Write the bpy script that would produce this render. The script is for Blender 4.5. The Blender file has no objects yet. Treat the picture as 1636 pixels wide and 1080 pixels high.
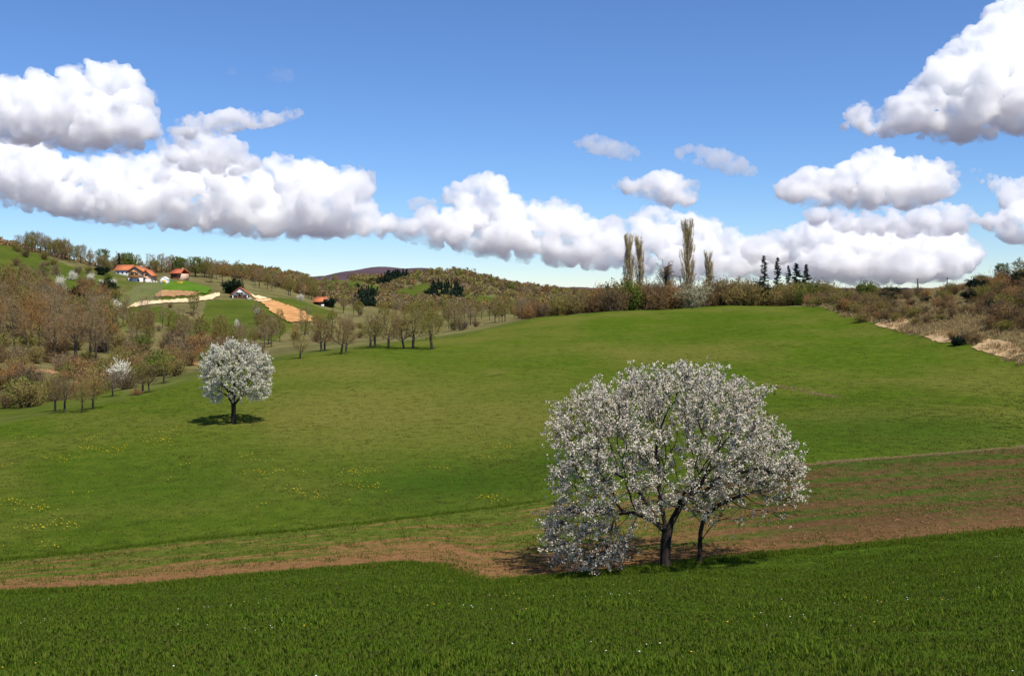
import bpy, bmesh, math, random
import numpy as np
from mathutils import Vector, Matrix, Quaternion, kdtree
from mathutils.geometry import delaunay_2d_cdt

# ------------------------------------------------------------------ camera, sky, sun, exposure
scene = bpy.context.scene
COL = scene.collection
IMW, IMH, FPX, HOR = 1636.0, 1080.0, 1571.0, 460.0     # photo size, focal length in px, horizon row
EYE = 1.7                                              # eye height above the ground under the camera

cam_d = bpy.data.cameras.new('camera')
cam = bpy.data.objects.new('camera', cam_d)
COL.objects.link(cam)
cam.location = (0, 0, EYE)
cam.rotation_euler = (math.pi / 2, 0, 0)
cam_d.sensor_width = 36.0
cam_d.lens = 36.0 * FPX / IMW
cam_d.shift_y = -(IMH / 2 - HOR) / IMW
cam_d.clip_start = 0.1
cam_d.clip_end = 60000
scene.camera = cam

SUN_EL = math.radians(60)
SUN_AZ = math.radians(143)                             # clockwise from +Y (view direction): behind the camera, to the right
SUN_DIR = Vector((math.cos(SUN_EL) * math.sin(SUN_AZ), math.cos(SUN_EL) * math.cos(SUN_AZ), math.sin(SUN_EL)))

world = bpy.data.worlds.new('World')
scene.world = world
world.use_nodes = True
wn = world.node_tree.nodes
wl = world.node_tree.links
wn.clear()
sky = wn.new('ShaderNodeTexSky')
sky.sky_type = 'NISHITA'
sky.sun_disc = False
sky.sun_elevation = SUN_EL
sky.sun_rotation = SUN_AZ
sky.altitude = 6000
sky.air_density = 2.0
sky.dust_density = 0.0
sky.ozone_density = 10.0
bg = wn.new('ShaderNodeBackground')
bg.inputs['Strength'].default_value = 0.108
wo = wn.new('ShaderNodeOutputWorld')
hs = wn.new('ShaderNodeHueSaturation')
hs.inputs['Saturation'].default_value = 1.03
hs.inputs['Hue'].default_value = 0.505
wl.new(sky.outputs[0], hs.inputs['Color'])
wl.new(hs.outputs[0], bg.inputs['Color'])
wl.new(bg.outputs[0], wo.inputs['Surface'])

sun_d = bpy.data.lights.new('sun', 'SUN')
sun_d.energy = 4.8
sun_d.angle = math.radians(0.53)
sun_d.color = (1.0, 0.94, 0.83)
sun = bpy.data.objects.new('sun', sun_d)
COL.objects.link(sun)
sun.rotation_euler = SUN_DIR.to_track_quat('Z', 'Y').to_euler()

scene.view_settings.view_transform = 'Standard'
scene.view_settings.look = 'None'
scene.view_settings.exposure = 0.35
scene.view_settings.gamma = 1.0
scene.view_settings.use_curve_mapping = False
cy = scene.cycles
cy.use_denoising = True
cy.max_bounces = 26
cy.transparent_max_bounces = 16
cy.volume_bounces = 24

# ------------------------------------------------------------------ helpers
rng = np.random.default_rng(7)
random.seed(7)


def link(name, data, parent=None):
    o = bpy.data.objects.new(name, data)
    COL.objects.link(o)
    if parent is not None:
        o.parent = parent
    return o


def tag(o, label=None, cat=None, group=None, kind=None):
    if label: o['label'] = label
    if cat: o['category'] = cat
    if group: o['group'] = group
    if kind: o['kind'] = kind
    return o


def empty(name, loc, rz=0.0, scale=1.0):
    o = bpy.data.objects.new(name, None)
    COL.objects.link(o)
    o.location = loc
    o.rotation_euler = (0, 0, rz)
    o.scale = (scale,) * 3 if not hasattr(scale, '__len__') else scale
    o.empty_display_size = 0.2
    return o


def np_mesh(name, co, faces, mat=None, smooth=False):
    """faces: (n,3) or (n,4) int array, or a list of such arrays."""
    if not isinstance(faces, list):
        faces = [faces]
    me = bpy.data.meshes.new(name)
    co = np.asarray(co, np.float32)
    me.vertices.add(len(co))
    me.vertices.foreach_set('co', co.ravel())
    faces = [np.asarray(f, np.int32) for f in faces if len(f)]
    nl = sum(f.size for f in faces)
    npoly = sum(len(f) for f in faces)
    me.loops.add(nl)
    me.polygons.add(npoly)
    me.loops.foreach_set('vertex_index', np.concatenate([f.ravel() for f in faces]))
    tot = np.concatenate([np.full(len(f), f.shape[1], np.int32) for f in faces])
    st = np.concatenate([[0], np.cumsum(tot)[:-1]]).astype(np.int32)
    me.polygons.foreach_set('loop_start', st)
    me.update(calc_edges=True)
    if smooth:
        me.polygons.foreach_set('use_smooth', np.ones(npoly, bool))
    if mat:
        me.materials.append(mat)
    me.validate()
    return me


def face_attr(me, name, vals):
    a = me.attributes.new(name, 'FLOAT', 'FACE')
    a.data.foreach_set('value', np.asarray(vals, np.float32))


def vert_attr(me, name, vals):
    a = me.attributes.new(name, 'FLOAT', 'POINT')
    a.data.foreach_set('value', np.asarray(vals, np.float32))


class NT:
    """tiny wrapper to write node trees compactly"""
    def __init__(s, name, kind='MAT'):
        s.m = bpy.data.materials.new(name)
        s.m.use_nodes = True
        s.t = s.m.node_tree
        s.t.nodes.clear()
        s.out = s.t.nodes.new('ShaderNodeOutputMaterial')

    def n(s, typ, **kw):
        nd = s.t.nodes.new(typ)
        for k, v in kw.items():
            setattr(nd, k, v)
        return nd

    def l(s, a, b):
        s.t.links.new(a, b)

    def val(s, sock, v):
        if isinstance(v, bpy.types.NodeSocket):
            s.l(v, sock)
        else:
            sock.default_value = v

    def coord(s, obj=False):
        if obj:
            return s.n('ShaderNodeTexCoord').outputs['Object']
        return s.n('ShaderNodeNewGeometry').outputs['Position']

    def noise(s, scale, detail=4, rough=0.55, vec=None, dist=0.0, stretch=None):
        nd = s.n('ShaderNodeTexNoise')
        nd.inputs['Scale'].default_value = scale
        nd.inputs['Detail'].default_value = detail
        nd.inputs['Roughness'].default_value = rough
        nd.inputs['Distortion'].default_value = dist
        v = vec if vec is not None else s.coord()
        if stretch:
            mp = s.n('ShaderNodeMapping')
            mp.inputs['Scale'].default_value = stretch
            s.l(v, mp.inputs['Vector'])
            v = mp.outputs[0]
        s.l(v, nd.inputs['Vector'])
        return nd.outputs['Fac']

    def ramp(s, fac, stops, interp='LINEAR'):
        r = s.n('ShaderNodeValToRGB')
        r.color_ramp.interpolation = interp
        e = r.color_ramp.elements
        while len(e) < len(stops):
            e.new(0.5)
        for el, (p, c) in zip(e, stops):
            el.position = p
            el.color = (*c, 1) if len(c) == 3 else c
        s.l(fac, r.inputs[0])
        return r.outputs[0]

    def mix(s, fac, a, b, mode='MIX'):
        m = s.n('ShaderNodeMix', data_type='RGBA', blend_type=mode)
        s.val(m.inputs[0], fac)
        for sock, v in ((m.inputs[6], a), (m.inputs[7], b)):
            s.val(sock, (*v, 1) if isinstance(v, tuple) and len(v) == 3 else v)
        return m.outputs[2]

    def math(s, op, a, b=0.0, clamp=False):
        m = s.n('ShaderNodeMath', operation=op, use_clamp=clamp)
        s.val(m.inputs[0], a)
        s.val(m.inputs[1], b)
        return m.outputs[0]

    def rng(s, v, a, b, c=0.0, d=1.0):
        m = s.n('ShaderNodeMapRange', clamp=True)
        m.interpolation_type = 'SMOOTHSTEP'
        s.l(v, m.inputs[0])
        for i, x in enumerate((a, b, c, d)):
            m.inputs[i + 1].default_value = x
        return m.outputs[0]

    def attr(s, name):
        return s.n('ShaderNodeAttribute', attribute_name=name).outputs['Fac']

    def bump(s, h, strength=0.5, dist=0.1):
        b = s.n('ShaderNodeBump')
        b.inputs['Strength'].default_value = strength
        b.inputs['Distance'].default_value = dist
        s.l(h, b.inputs['Height'])
        return b.outputs[0]

    def bsdf(s, color, rough=0.9, normal=None, spec=0.2, trans=None):
        p = s.n('ShaderNodeBsdfPrincipled')
        s.val(p.inputs['Base Color'], (*color, 1) if isinstance(color, tuple) and len(color) == 3 else color)
        s.val(p.inputs['Roughness'], rough)
        p.inputs['Specular IOR Level'].default_value = spec
        if normal is not None:
            s.l(normal, p.inputs['Normal'])
        sh = p.outputs[0]
        if trans:
            t = s.n('ShaderNodeBsdfTranslucent')
            s.val(t.inputs[0], (*color, 1) if isinstance(color, tuple) and len(color) == 3 else color)
            m = s.n('ShaderNodeMixShader')
            m.inputs[0].default_value = trans
            s.l(sh, m.inputs[1])
            s.l(t.outputs[0], m.inputs[2])
            sh = m.outputs[0]
        s.l(sh, s.out.inputs['Surface'])
        return s.m


def simple_mat(name, c, var=0.25, scale=3.0, rough=0.85, trans=None, spec=0.2, obj_var=0.0):
    t = NT(name)
    n = t.noise(scale, 3)
    d = tuple(x * (1 - var) for x in c)
    e = tuple(min(1, x * (1 + var)) for x in c)
    colr = t.ramp(n, [(0.3, d), (0.7, e)])
    if obj_var:
        r = t.n('ShaderNodeObjectInfo').outputs['Random']
        colr = t.mix(t.math('MULTIPLY', r, obj_var), colr, tuple(x * 0.55 for x in c))
    return t.bsdf(colr, rough, None, spec, trans)

# ------------------------------------------------------------------ terrain: surveyed heights (px, py, depth in m)
CTRL = []
def C(d, *pts):
    for px, py in pts:
        CTRL.append((px, py, d))
# near slope falling away from the camera
C(10.3, (-500, 1105), (100, 1088), (818, 1080), (1500, 1072), (2200, 1060))
C(5.0, (100, 1345), (818, 1330), (1500, 1322))
C(18, (-400, 1010), (100, 1004), (600, 985), (1063, 978), (1609, 958), (2000, 950))
C(25, (1063, 938), (600, 944), (1609, 898))
# near edge of the ploughed strip
CTRL += [(-300, 962, 28), (25, 948, 30), (300, 931, 32), (640, 903, 35), (760, 933, 29.5), (900, 922, 31), (1063, 905, 33), (1118, 898, 33.5), (1300, 882, 34.5),
         (1609, 853, 36), (2100, 810, 40)]
# far edge of the strip
CTRL += [(-300, 905, 36), (25, 893, 38), (300, 862, 42), (640, 828, 46), (860, 800, 48), (1063, 772, 48), (1275, 745, 47), (1609, 718, 50), (2100, 680, 55)]
# the meadow
CTRL += [(25, 770, 55), (25, 705, 70), (372, 750, 57), (372, 676, 72), (600, 765, 56), (600, 690, 70), (640, 610, 95), (820, 720, 64), (820, 640, 84), (1000, 560, 115),
         (1063, 690, 62), (1063, 610, 88), (1250, 622, 80), (1250, 560, 105), (1400, 640, 70), (1400, 560, 105), (1609, 645, 68), (1100, 520, 145), (1250, 508, 140), (820, 560, 120), (820, 530, 142)]
CTRL += [(-300, 720, 68), (25, 674, 80), (150, 651, 88), (300, 611, 105), (450, 573, 118), (600, 553, 130), (700, 543, 140), (860, 509, 165), (1000, 497.5, 180), (1150, 490, 185), (1220, 489, 182),
         (1290, 491, 168), (1350, 507, 140), (1450, 537, 115), (1609, 579, 92), (1800, 625, 78), (2200, 690, 66)]
# behind the crest
CTRL += [(860, 509, 190), (1000, 500, 215), (1150, 494, 225), (1290, 494, 215), (860, 500, 300), (1000, 490, 400), (1150, 488, 450), (1290, 488, 450)]
# the bank on the right
CTRL += [(1350, 480, 160), (1450, 515, 121), (1450, 472, 145), (1450, 469, 175), (1520, 530, 108), (1520, 463, 138), (1520, 464, 170), (1609, 545, 97), (1609, 500, 108), (1609, 454, 125), (1609, 452, 160),
         (1800, 560, 85), (1800, 440, 118), (2200, 600, 74), (2200, 420, 110), (2200, 440, 300), (1609, 475, 300), (1450, 478, 300)]
# left valley
CTRL += [(-300, 700, 90), (25, 655, 95), (25, 605, 125), (100, 618, 120), (200, 600, 128), (300, 585, 135), (450, 563, 150), (600, 545, 165), (700, 535, 175),
         (-300, 620, 120), (25, 560, 150), (100, 570, 155), (200, 560, 165), (300, 552, 175), (450, 545, 185), (600, 532, 210), (700, 522, 220), (780, 512, 230)]
# the house hill
CTRL += [(-300, 480, 210), (25, 490, 205), (100, 497, 215), (180, 500, 230), (200, 491, 262), (250, 482, 275), (330, 474, 285), (385, 476, 290), (200, 470, 285), (220, 449, 318), (285, 447, 325), (240, 450, 315), (170, 462, 285),
         (330, 455, 335), (300, 520, 225), (380, 510, 240), (430, 485, 280), (495, 516, 240), (460, 478, 300), (511, 489, 325), (560, 505, 260), (420, 462, 340), (480, 468, 400),
         (-300, 380, 300), (25, 430, 285), (25, 398, 330), (100, 416, 335), (140, 425, 340), (200, 435, 355), (285, 437, 360), (340, 440, 370), (420, 450, 420),
         (25, 405, 420), (150, 440, 430), (285, 445, 450), (-300, 370, 500)]
# far hills
CTRL += [(560, 470, 520), (620, 500, 330), (700, 505, 330), (620, 478, 560), (700, 475, 600), (800, 488, 420), (800, 478, 600), (870, 495, 330),
         (330, 442, 560), (400, 432, 640), (450, 442, 600), (500, 449, 750), (560, 448, 850), (620, 452, 800), (680, 446, 780), (730, 440, 800), (770, 448, 800), (820, 464, 820), (850, 462, 800), (890, 471, 850), (960, 474, 900),
         (200, 440, 700), (25, 430, 700), (1150, 472, 900), (1400, 472, 900), (1609, 472, 900), (2000, 465, 900), (-300, 420, 800)]
CTRL += [(330, 445, 1000), (450, 448, 1000), (560, 452, 1300), (730, 446, 1200), (850, 462, 1200), (960, 467, 1400)]
CTRL += [(300, 452, 3300), (480, 448, 3400), (545, 438, 3500), (575, 430, 3500), (640, 429, 3500), (690, 430.5, 3500), (740, 444, 3500), (850, 463, 3500), (880, 461, 3600), (1000, 463, 3500), (1400, 464, 3500), (0, 452, 3500), (2000, 462, 3500)]
CTRL += [(p, 463, 7000) for p in (-400, 300, 818, 1300, 2000)] + [(p, 462, 14000) for p in (-400, 300, 818, 1300, 2000)]


def th_r(x, y):
    return np.arctan2(x, y), np.maximum(np.hypot(x, y), 0.5)

_c = []
for px, py, d in CTRL:
    x = (px - 818) / FPX * d
    _c.append((x, d, EYE + (HOR - py) / FPX * d))
# around and behind the camera
for ang in (90, 130, 180, -130, -90):
    for r, s in ((6, 0.0), (20, 0.03), (80, 0.05), (300, 0.03), (2000, 0.01), (10000, 0.0)):
        a = math.radians(ang)
        s2 = s if abs(ang) > 100 else (-0.06 if r < 100 else 0.0)
        _c.append((r * math.sin(a), r * math.cos(a), s2 * r))
_c.append((0, 0.8, -0.17))
_c = np.array(_c)


def feat(x, y):
    th, r = th_r(np.asarray(x, float), np.asarray(y, float))
    return np.stack([3.2 * np.sin(th), 3.2 * np.cos(th), np.log(r)], -1), r


def _phi(a, b):
    d2 = ((a[:, None, :] - b[None, :, :]) ** 2).sum(-1)
    return 0.5 * d2 * np.log(d2 + 1e-9)

_F, _R = feat(_c[:, 0], _c[:, 1])
_S = _c[:, 2] / _R
_n = len(_F)
_A = np.zeros((_n + 4, _n + 4))
_A[:_n, :_n] = _phi(_F, _F) + np.eye(_n) * 2e-3
_A[:_n, _n] = 1
_A[:_n, _n + 1:] = _F
_A[_n:, :_n] = _A[:_n, _n:].T
_A[_n + 1:, _n + 1:] += np.eye(3) * -1e-9
_W = np.linalg.lstsq(_A, np.concatenate([_S, np.zeros(4)]), rcond=None)[0]


def H(x, y):
    """ground height at world x, y"""
    x = np.atleast_1d(np.asarray(x, float)); y = np.atleast_1d(np.asarray(y, float))
    out = np.empty(len(x))
    for i in range(0, len(x), 20000):
        F, R = feat(x[i:i + 20000], y[i:i + 20000])
        s = _phi(F, _F) @ _W[:_n] + _W[_n] + F @ _W[_n + 1:]
        out[i:i + 20000] = s * R
    # gentle unevenness
    r = np.hypot(x, y)
    a = 0.035 * np.clip(r / 40, 0.3, 4)
    out += a * (np.sin(x * 0.31 + 1.3 * np.sin(y * 0.17)) * np.sin(y * 0.23 + 0.7) + 0.4 * np.sin(x * 0.9 + y * 0.53) * np.sin(y * 0.71 - x * 0.2))
    big = np.clip((r - 350) / 500, 0, 1)
    out += big * r * 0.0015 * np.sin(x * 0.021 + 2 * np.sin(y * 0.004)) * np.sin(y * 0.013 + x * 0.006)
    return out


def H1(x, y):
    return float(H([x], [y])[0])


def at(px, d):
    """ground point in column px at depth d"""
    x = (px - 818) / FPX * d
    return Vector((x, d, H1(x, d)))


_DS = np.exp(np.linspace(math.log(6), math.log(9000), 900))


def hit(px, py, dmin=6.0):
    """first ground point seen through pixel (px, py) beyond depth dmin"""
    ds = _DS[_DS > dmin]
    xs = (px - 818) / FPX * ds
    zr = EYE + (HOR - py) / FPX * ds
    hh = H(xs, ds)
    below = zr < hh
    if below[0]:
        i = 0
    elif not below.any():
        i = int(np.argmin(zr - hh))
    else:
        i = int(np.argmax(below))
        a = (zr[i - 1] - hh[i - 1]); b = (hh[i] - zr[i])
        d = ds[i - 1] + (ds[i] - ds[i - 1]) * a / (a + b + 1e-9)
        return at(px, d)
    return at(px, ds[i])


def to_px(x, y, z):
    return 818 + FPX * x / y, HOR - FPX * (z - EYE) / y


def in_poly(px, py, poly):
    poly = np.asarray(poly, float)
    x0, y0 = poly[:, 0], poly[:, 1]
    x1, y1 = np.roll(x0, -1), np.roll(y0, -1)
    ins = np.zeros(np.shape(px), bool)
    for a, b, c, d in zip(x0, y0, x1, y1):
        if b == d: continue
        cond = (b > py) != (d > py)
        ins ^= cond & (px < (c - a) * (py - b) / (d - b) + a)
    return ins

# polar grid, dense where the photograph looks
_th = np.concatenate([np.linspace(-math.pi, -0.62, 70, endpoint=False), np.linspace(-0.62, 0.62, 760), np.linspace(0.62, math.pi, 71)[1:]])
_rr = np.concatenate([[1.0, 2.0, 3.2, 4.5], np.exp(np.linspace(math.log(6), math.log(330), 420)), np.exp(np.linspace(math.log(332), math.log(1300), 150)), np.exp(np.linspace(math.log(1320), math.log(16000), 60))])
TH, RR = np.meshgrid(_th, _rr)
GX, GY = RR * np.sin(TH), RR * np.cos(TH)
GZ = H(GX.ravel(), GY.ravel()).reshape(GX.shape)
_nr, _nt = GX.shape
_idx = np.arange(_nr * _nt).reshape(_nr, _nt)
QUADS = np.stack([_idx[:-1, :-1], _idx[:-1, 1:], _idx[1:, 1:], _idx[1:, :-1]], -1).reshape(-1, 4)[:, ::-1]
GP = np.stack([GX.ravel(), GY.ravel(), GZ.ravel()], -1)
# boundary of the open meadow in plan: depth of its far edge for each column
_edge_px = np.array([-3000, -300, 25, 150, 300, 450, 600, 700, 860, 1000, 1150, 1220, 1290, 1350, 1450, 1609, 1800, 2200, 4500])
_edge_d = np.array([66, 68, 80, 88, 105, 118, 130, 140, 165, 190, 205, 200, 168, 140, 115, 92, 78, 66, 60])
_bank_d = np.array([66, 68, 80, 88, 105, 118, 130, 140, 165, 190, 205, 200, 240, 240, 230, 220, 210, 200, 200])


def meadow_edge(px):
    return np.interp(px, _edge_px, _edge_d)

_qc = GP[QUADS].mean(1)
_qr = np.hypot(_qc[:, 0], _qc[:, 1])
_front = _qc[:, 1] > 1.0
_qpx = np.where(_front, 818 + FPX * _qc[:, 0] / np.where(_front, _qc[:, 1], 1), np.where(_qc[:, 0] < 0, -3000, 4500))
_qd = np.where(_front, _qc[:, 1], 0)
_near = _qd < np.interp(_qpx, [-3000, -300, 25, 300, 640, 900, 1063, 1300, 1609, 2100, 4500], [28, 28, 30, 32, 35, 31, 33, 34.5, 36, 40, 42])
_mead = (~_near) & (_qd < meadow_edge(_qpx))
_bank = (~_near) & (~_mead) & (_qpx > 1290) & (_qd < np.interp(_qpx, _edge_px, _bank_d))
_hill = ~(_near | _mead | _bank)


def sub_sheet(name, mask, mat):
    q = QUADS[mask]
    u, inv = np.unique(q, return_inverse=True)
    me = np_mesh(name, GP[u], inv.reshape(q.shape), mat, True)
    o = tag(link(name, me), kind='structure')
    return o, me, u


def grass_mat(name, greens, dry, bump=0.6):
    t = NT(name)
    n1 = t.noise(0.05, 5, 0.6)
    n2 = t.noise(0.9, 5, 0.65)
    n3 = t.noise(7.0, 4, 0.7)
    # mowing and slope streaks: noise drawn out across the slope
    n4 = t.noise(0.35, 4, 0.6, stretch=(0.25, 1.6, 1.0))
    c = t.ramp(n2, [(0.28, greens[0]), (0.5, greens[1]), (0.75, greens[2])])
    c = t.mix(t.rng(n4, 0.45, 0.8, 0, 0.5), c, greens[2])
    c = t.mix(t.rng(n1, 0.42, 0.66, 0, 0.6), c, dry)
    c = t.mix(t.attr('dry'), c, dry)
    c = t.mix(t.attr('lush_shade'), c, (0.034, 0.074, 0.008))  # one dark green for lush grass and painted cloud shade
    c = t.mix(t.rng(n3, 0.3, 0.75, 0.0, 0.55), c, greens[0])
    h = t.math('ADD', t.math('MULTIPLY', n3, 0.35), n2)
    return t.bsdf(c, 1.0, t.bump(h, bump, 0.25), 0.0)

M_near = grass_mat('near_grass', [(0.034, 0.07, 0.006), (0.058, 0.108, 0.009), (0.09, 0.135, 0.016)], (0.10, 0.125, 0.03))
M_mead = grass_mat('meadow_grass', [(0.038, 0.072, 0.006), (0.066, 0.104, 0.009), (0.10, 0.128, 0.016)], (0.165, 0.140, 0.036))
M_bank = grass_mat('bank_grass', [(0.05, 0.06, 0.02), (0.11, 0.095, 0.04), (0.2, 0.15, 0.07)], (0.24, 0.18, 0.09))


def hills_mat():
    t = NT('hill_ground')
    n1 = t.noise(0.012, 5, 0.6)
    n2 = t.noise(0.08, 5, 0.65)
    wood = t.ramp(n2, [(0.3, (0.095, 0.085, 0.035)), (0.55, (0.165, 0.14, 0.06)), (0.75, (0.20, 0.19, 0.07))])
    green = t.ramp(n2, [(0.3, (0.05, 0.076, 0.010)), (0.6, (0.085, 0.108, 0.016)), (0.8, (0.13, 0.135, 0.03))])
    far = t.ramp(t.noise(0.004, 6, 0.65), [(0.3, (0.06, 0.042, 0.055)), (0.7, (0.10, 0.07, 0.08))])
    c = t.mix(t.math('MAXIMUM', t.attr('green'), t.rng(n1, 0.52, 0.62, 0, 0.8)), wood, green)
    n3 = t.noise(0.5, 5, 0.7)
    c = t.mix(t.rng(n3, 0.35, 0.75, 0, 0.55), c, (0.05, 0.06, 0.02))
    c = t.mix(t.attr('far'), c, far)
    return t.bsdf(c, 1.0, t.bump(n2, 0.6, 2.0), 0.0)
M_hill = hills_mat()


def blob(P, pts):
    v = np.zeros(len(P))
    for px, py, rx, ry, w in pts:
        c = hit(px, py)
        k = c.y / FPX
        e = hit(px, py - ry)
        ly = max(abs(e.y - c.y), 3.0)
        v = np.maximum(v, w * np.exp(-(((P[:, 0] - c.x) / (rx * k)) ** 2 + ((P[:, 1] - c.y) / ly) ** 2)))
    return v

o_near, me, u = sub_sheet('foreground_slope', _near, M_near)
vert_attr(me, 'dry', blob(GP[u], [(300, 975, 180, 20, 0.3)]))
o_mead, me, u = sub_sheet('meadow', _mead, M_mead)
vert_attr(me, 'dry', blob(GP[u], [(640, 650, 260, 60, 0.62), (820, 660, 160, 40, 0.55), (560, 600, 250, 20, 0.5), (880, 560, 200, 12, 0.35), (790, 594, 30, 4, 0.7), (560, 715, 90, 14, 0.5), (700, 690, 120, 20, 0.5), (1280, 625, 60, 6, 0.4), (430, 580, 120, 10, 0.3)]))
vert_attr(me, 'lush_shade', blob(GP[u], [(720, 772, 210, 36, 0.9), (300, 770, 260, 40, 0.4), (1450, 690, 280, 34, 0.65), (900, 740, 180, 34, 0.75), (1250, 700, 160, 30, 0.5)]))  # lush grass in the hollow, plus cloud shade painted in as darker green
o_bank, me, u = sub_sheet('grassy_bank', _bank, M_bank)
vert_attr(me, 'dry', blob(GP[u], [(1430, 515, 40, 15, 0.8), (1560, 520, 70, 25, 0.6)]))
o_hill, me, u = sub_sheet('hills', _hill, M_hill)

# green pastures on the far slopes, in plan, from their outline in the view
GREEN = [([(-120, 380), (25, 392), (150, 440), (140, 455), (60, 445), (-120, 450)], 250, 420),
         ([(60, 445), (190, 450), (190, 470), (170, 500), (110, 485), (30, 470)], 200, 360),
         ([(170, 500), (240, 455), (300, 450), (340, 465), (330, 480), (240, 485)], 240, 345),
         ([(200, 490), (260, 490), (335, 525), (320, 540), (250, 515)], 180, 300),
         ([(320, 520), (330, 480), (400, 478), (440, 490), (470, 520), (440, 545), (340, 540)], 180, 300),
         ([(430, 475), (470, 478), (540, 500), (520, 520), (490, 505)], 220, 330),
         ([(-120, 590), (60, 606), (120, 618), (200, 625), (180, 650), (-120, 690)], 86, 150),
         ([(610, 470), (680, 452), (700, 465), (660, 480)], 380, 900),
         ([(480, 445), (560, 448), (620, 460), (600, 470), (520, 462)], 500, 1000),
         ([(740, 470), (820, 478), (830, 490), (760, 490)], 380, 760)]
P = GP[u]
fr = P[:, 1] > 20
ppx, ppy = np.zeros(len(P)), np.zeros(len(P))
ppx[fr], ppy[fr] = to_px(P[fr, 0], P[fr, 1], P[fr, 2])
g = np.zeros(len(P))
for poly, d0, d1 in GREEN:
    g = np.maximum(g, (in_poly(ppx, ppy, poly) & fr & (P[:, 1] > d0) & (P[:, 1] < d1)).astype(float))
nearm = np.clip(1 - (P[:, 1] - meadow_edge(ppx)) / np.where((ppx > 860), 8, 26), 0, 1) * fr
g = np.maximum(g, nearm)
vert_attr(me, 'green', g)
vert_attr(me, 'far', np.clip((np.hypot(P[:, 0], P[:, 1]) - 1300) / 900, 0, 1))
HG = g

# ------------------------------------------------------------------ cumulus clouds: real bodies of vapour far behind the hills
def cloud_mat(name, density, aniso=0.35, grain=None):
    """grain: size in m of the torn, uneven structure of the vapour (None: even)"""
    t = NT(name)
    v = t.n('ShaderNodeVolumePrincipled')
    v.inputs['Color'].default_value = (1, 1, 1, 1)
    v.inputs['Density'].default_value = density
    v.inputs['Anisotropy'].default_value = aniso
    if grain:
        n = t.noise(1.0 / grain, 3, 0.6)
        t.l(t.math('MULTIPLY', t.rng(n, 0.37, 0.62, 0.08, 1.0), density * 2.0), v.inputs['Density'])
        t.m.cycles.volume_step_rate = 0.12
    t.l(v.outputs[0], t.out.inputs['Volume'])
    return t.m

_cm = {}
def M_cloud_at(D):
    k = round(D / 500)
    if k not in _cm: _cm[k] = cloud_mat('cloud_vapour', 115.0 / D, 0.35, 30.0 * D / FPX)
    return _cm[k]
M_wisp = cloud_mat('thin_vapour', 0.014)
M_faint = cloud_mat('faint_vapour', 0.0022)


def disp_tex(kind, size, **kw):
    tx = bpy.data.textures.new('cloud_' + kind, kind)
    tx.noise_scale = size
    for k, v in kw.items():
        setattr(tx, k, v)
    return tx


def _ico(level):
    bm = bmesh.new()
    bmesh.ops.create_icosphere(bm, subdivisions=level, radius=1)
    v = np.array([x.co[:] for x in bm.verts]); f = np.array([[w.index for w in x.verts] for x in bm.faces])
    bm.free()
    return v, f
ICO2 = _ico(2)
ICO1 = _ico(1)


def edge_dist(px, py, poly):
    poly = np.asarray(poly, float)
    best = np.full(np.shape(px), 1e9)
    for (x0, y0), (x1, y1) in zip(poly, np.roll(poly, -1, 0)):
        dx, dy = x1 - x0, y1 - y0
        L = dx * dx + dy * dy + 1e-9
        t = np.clip(((px - x0) * dx + (py - y0) * dy) / L, 0, 1)
        best = np.minimum(best, np.hypot(px - x0 - t * dx, py - y0 - t * dy))
    return best


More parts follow.
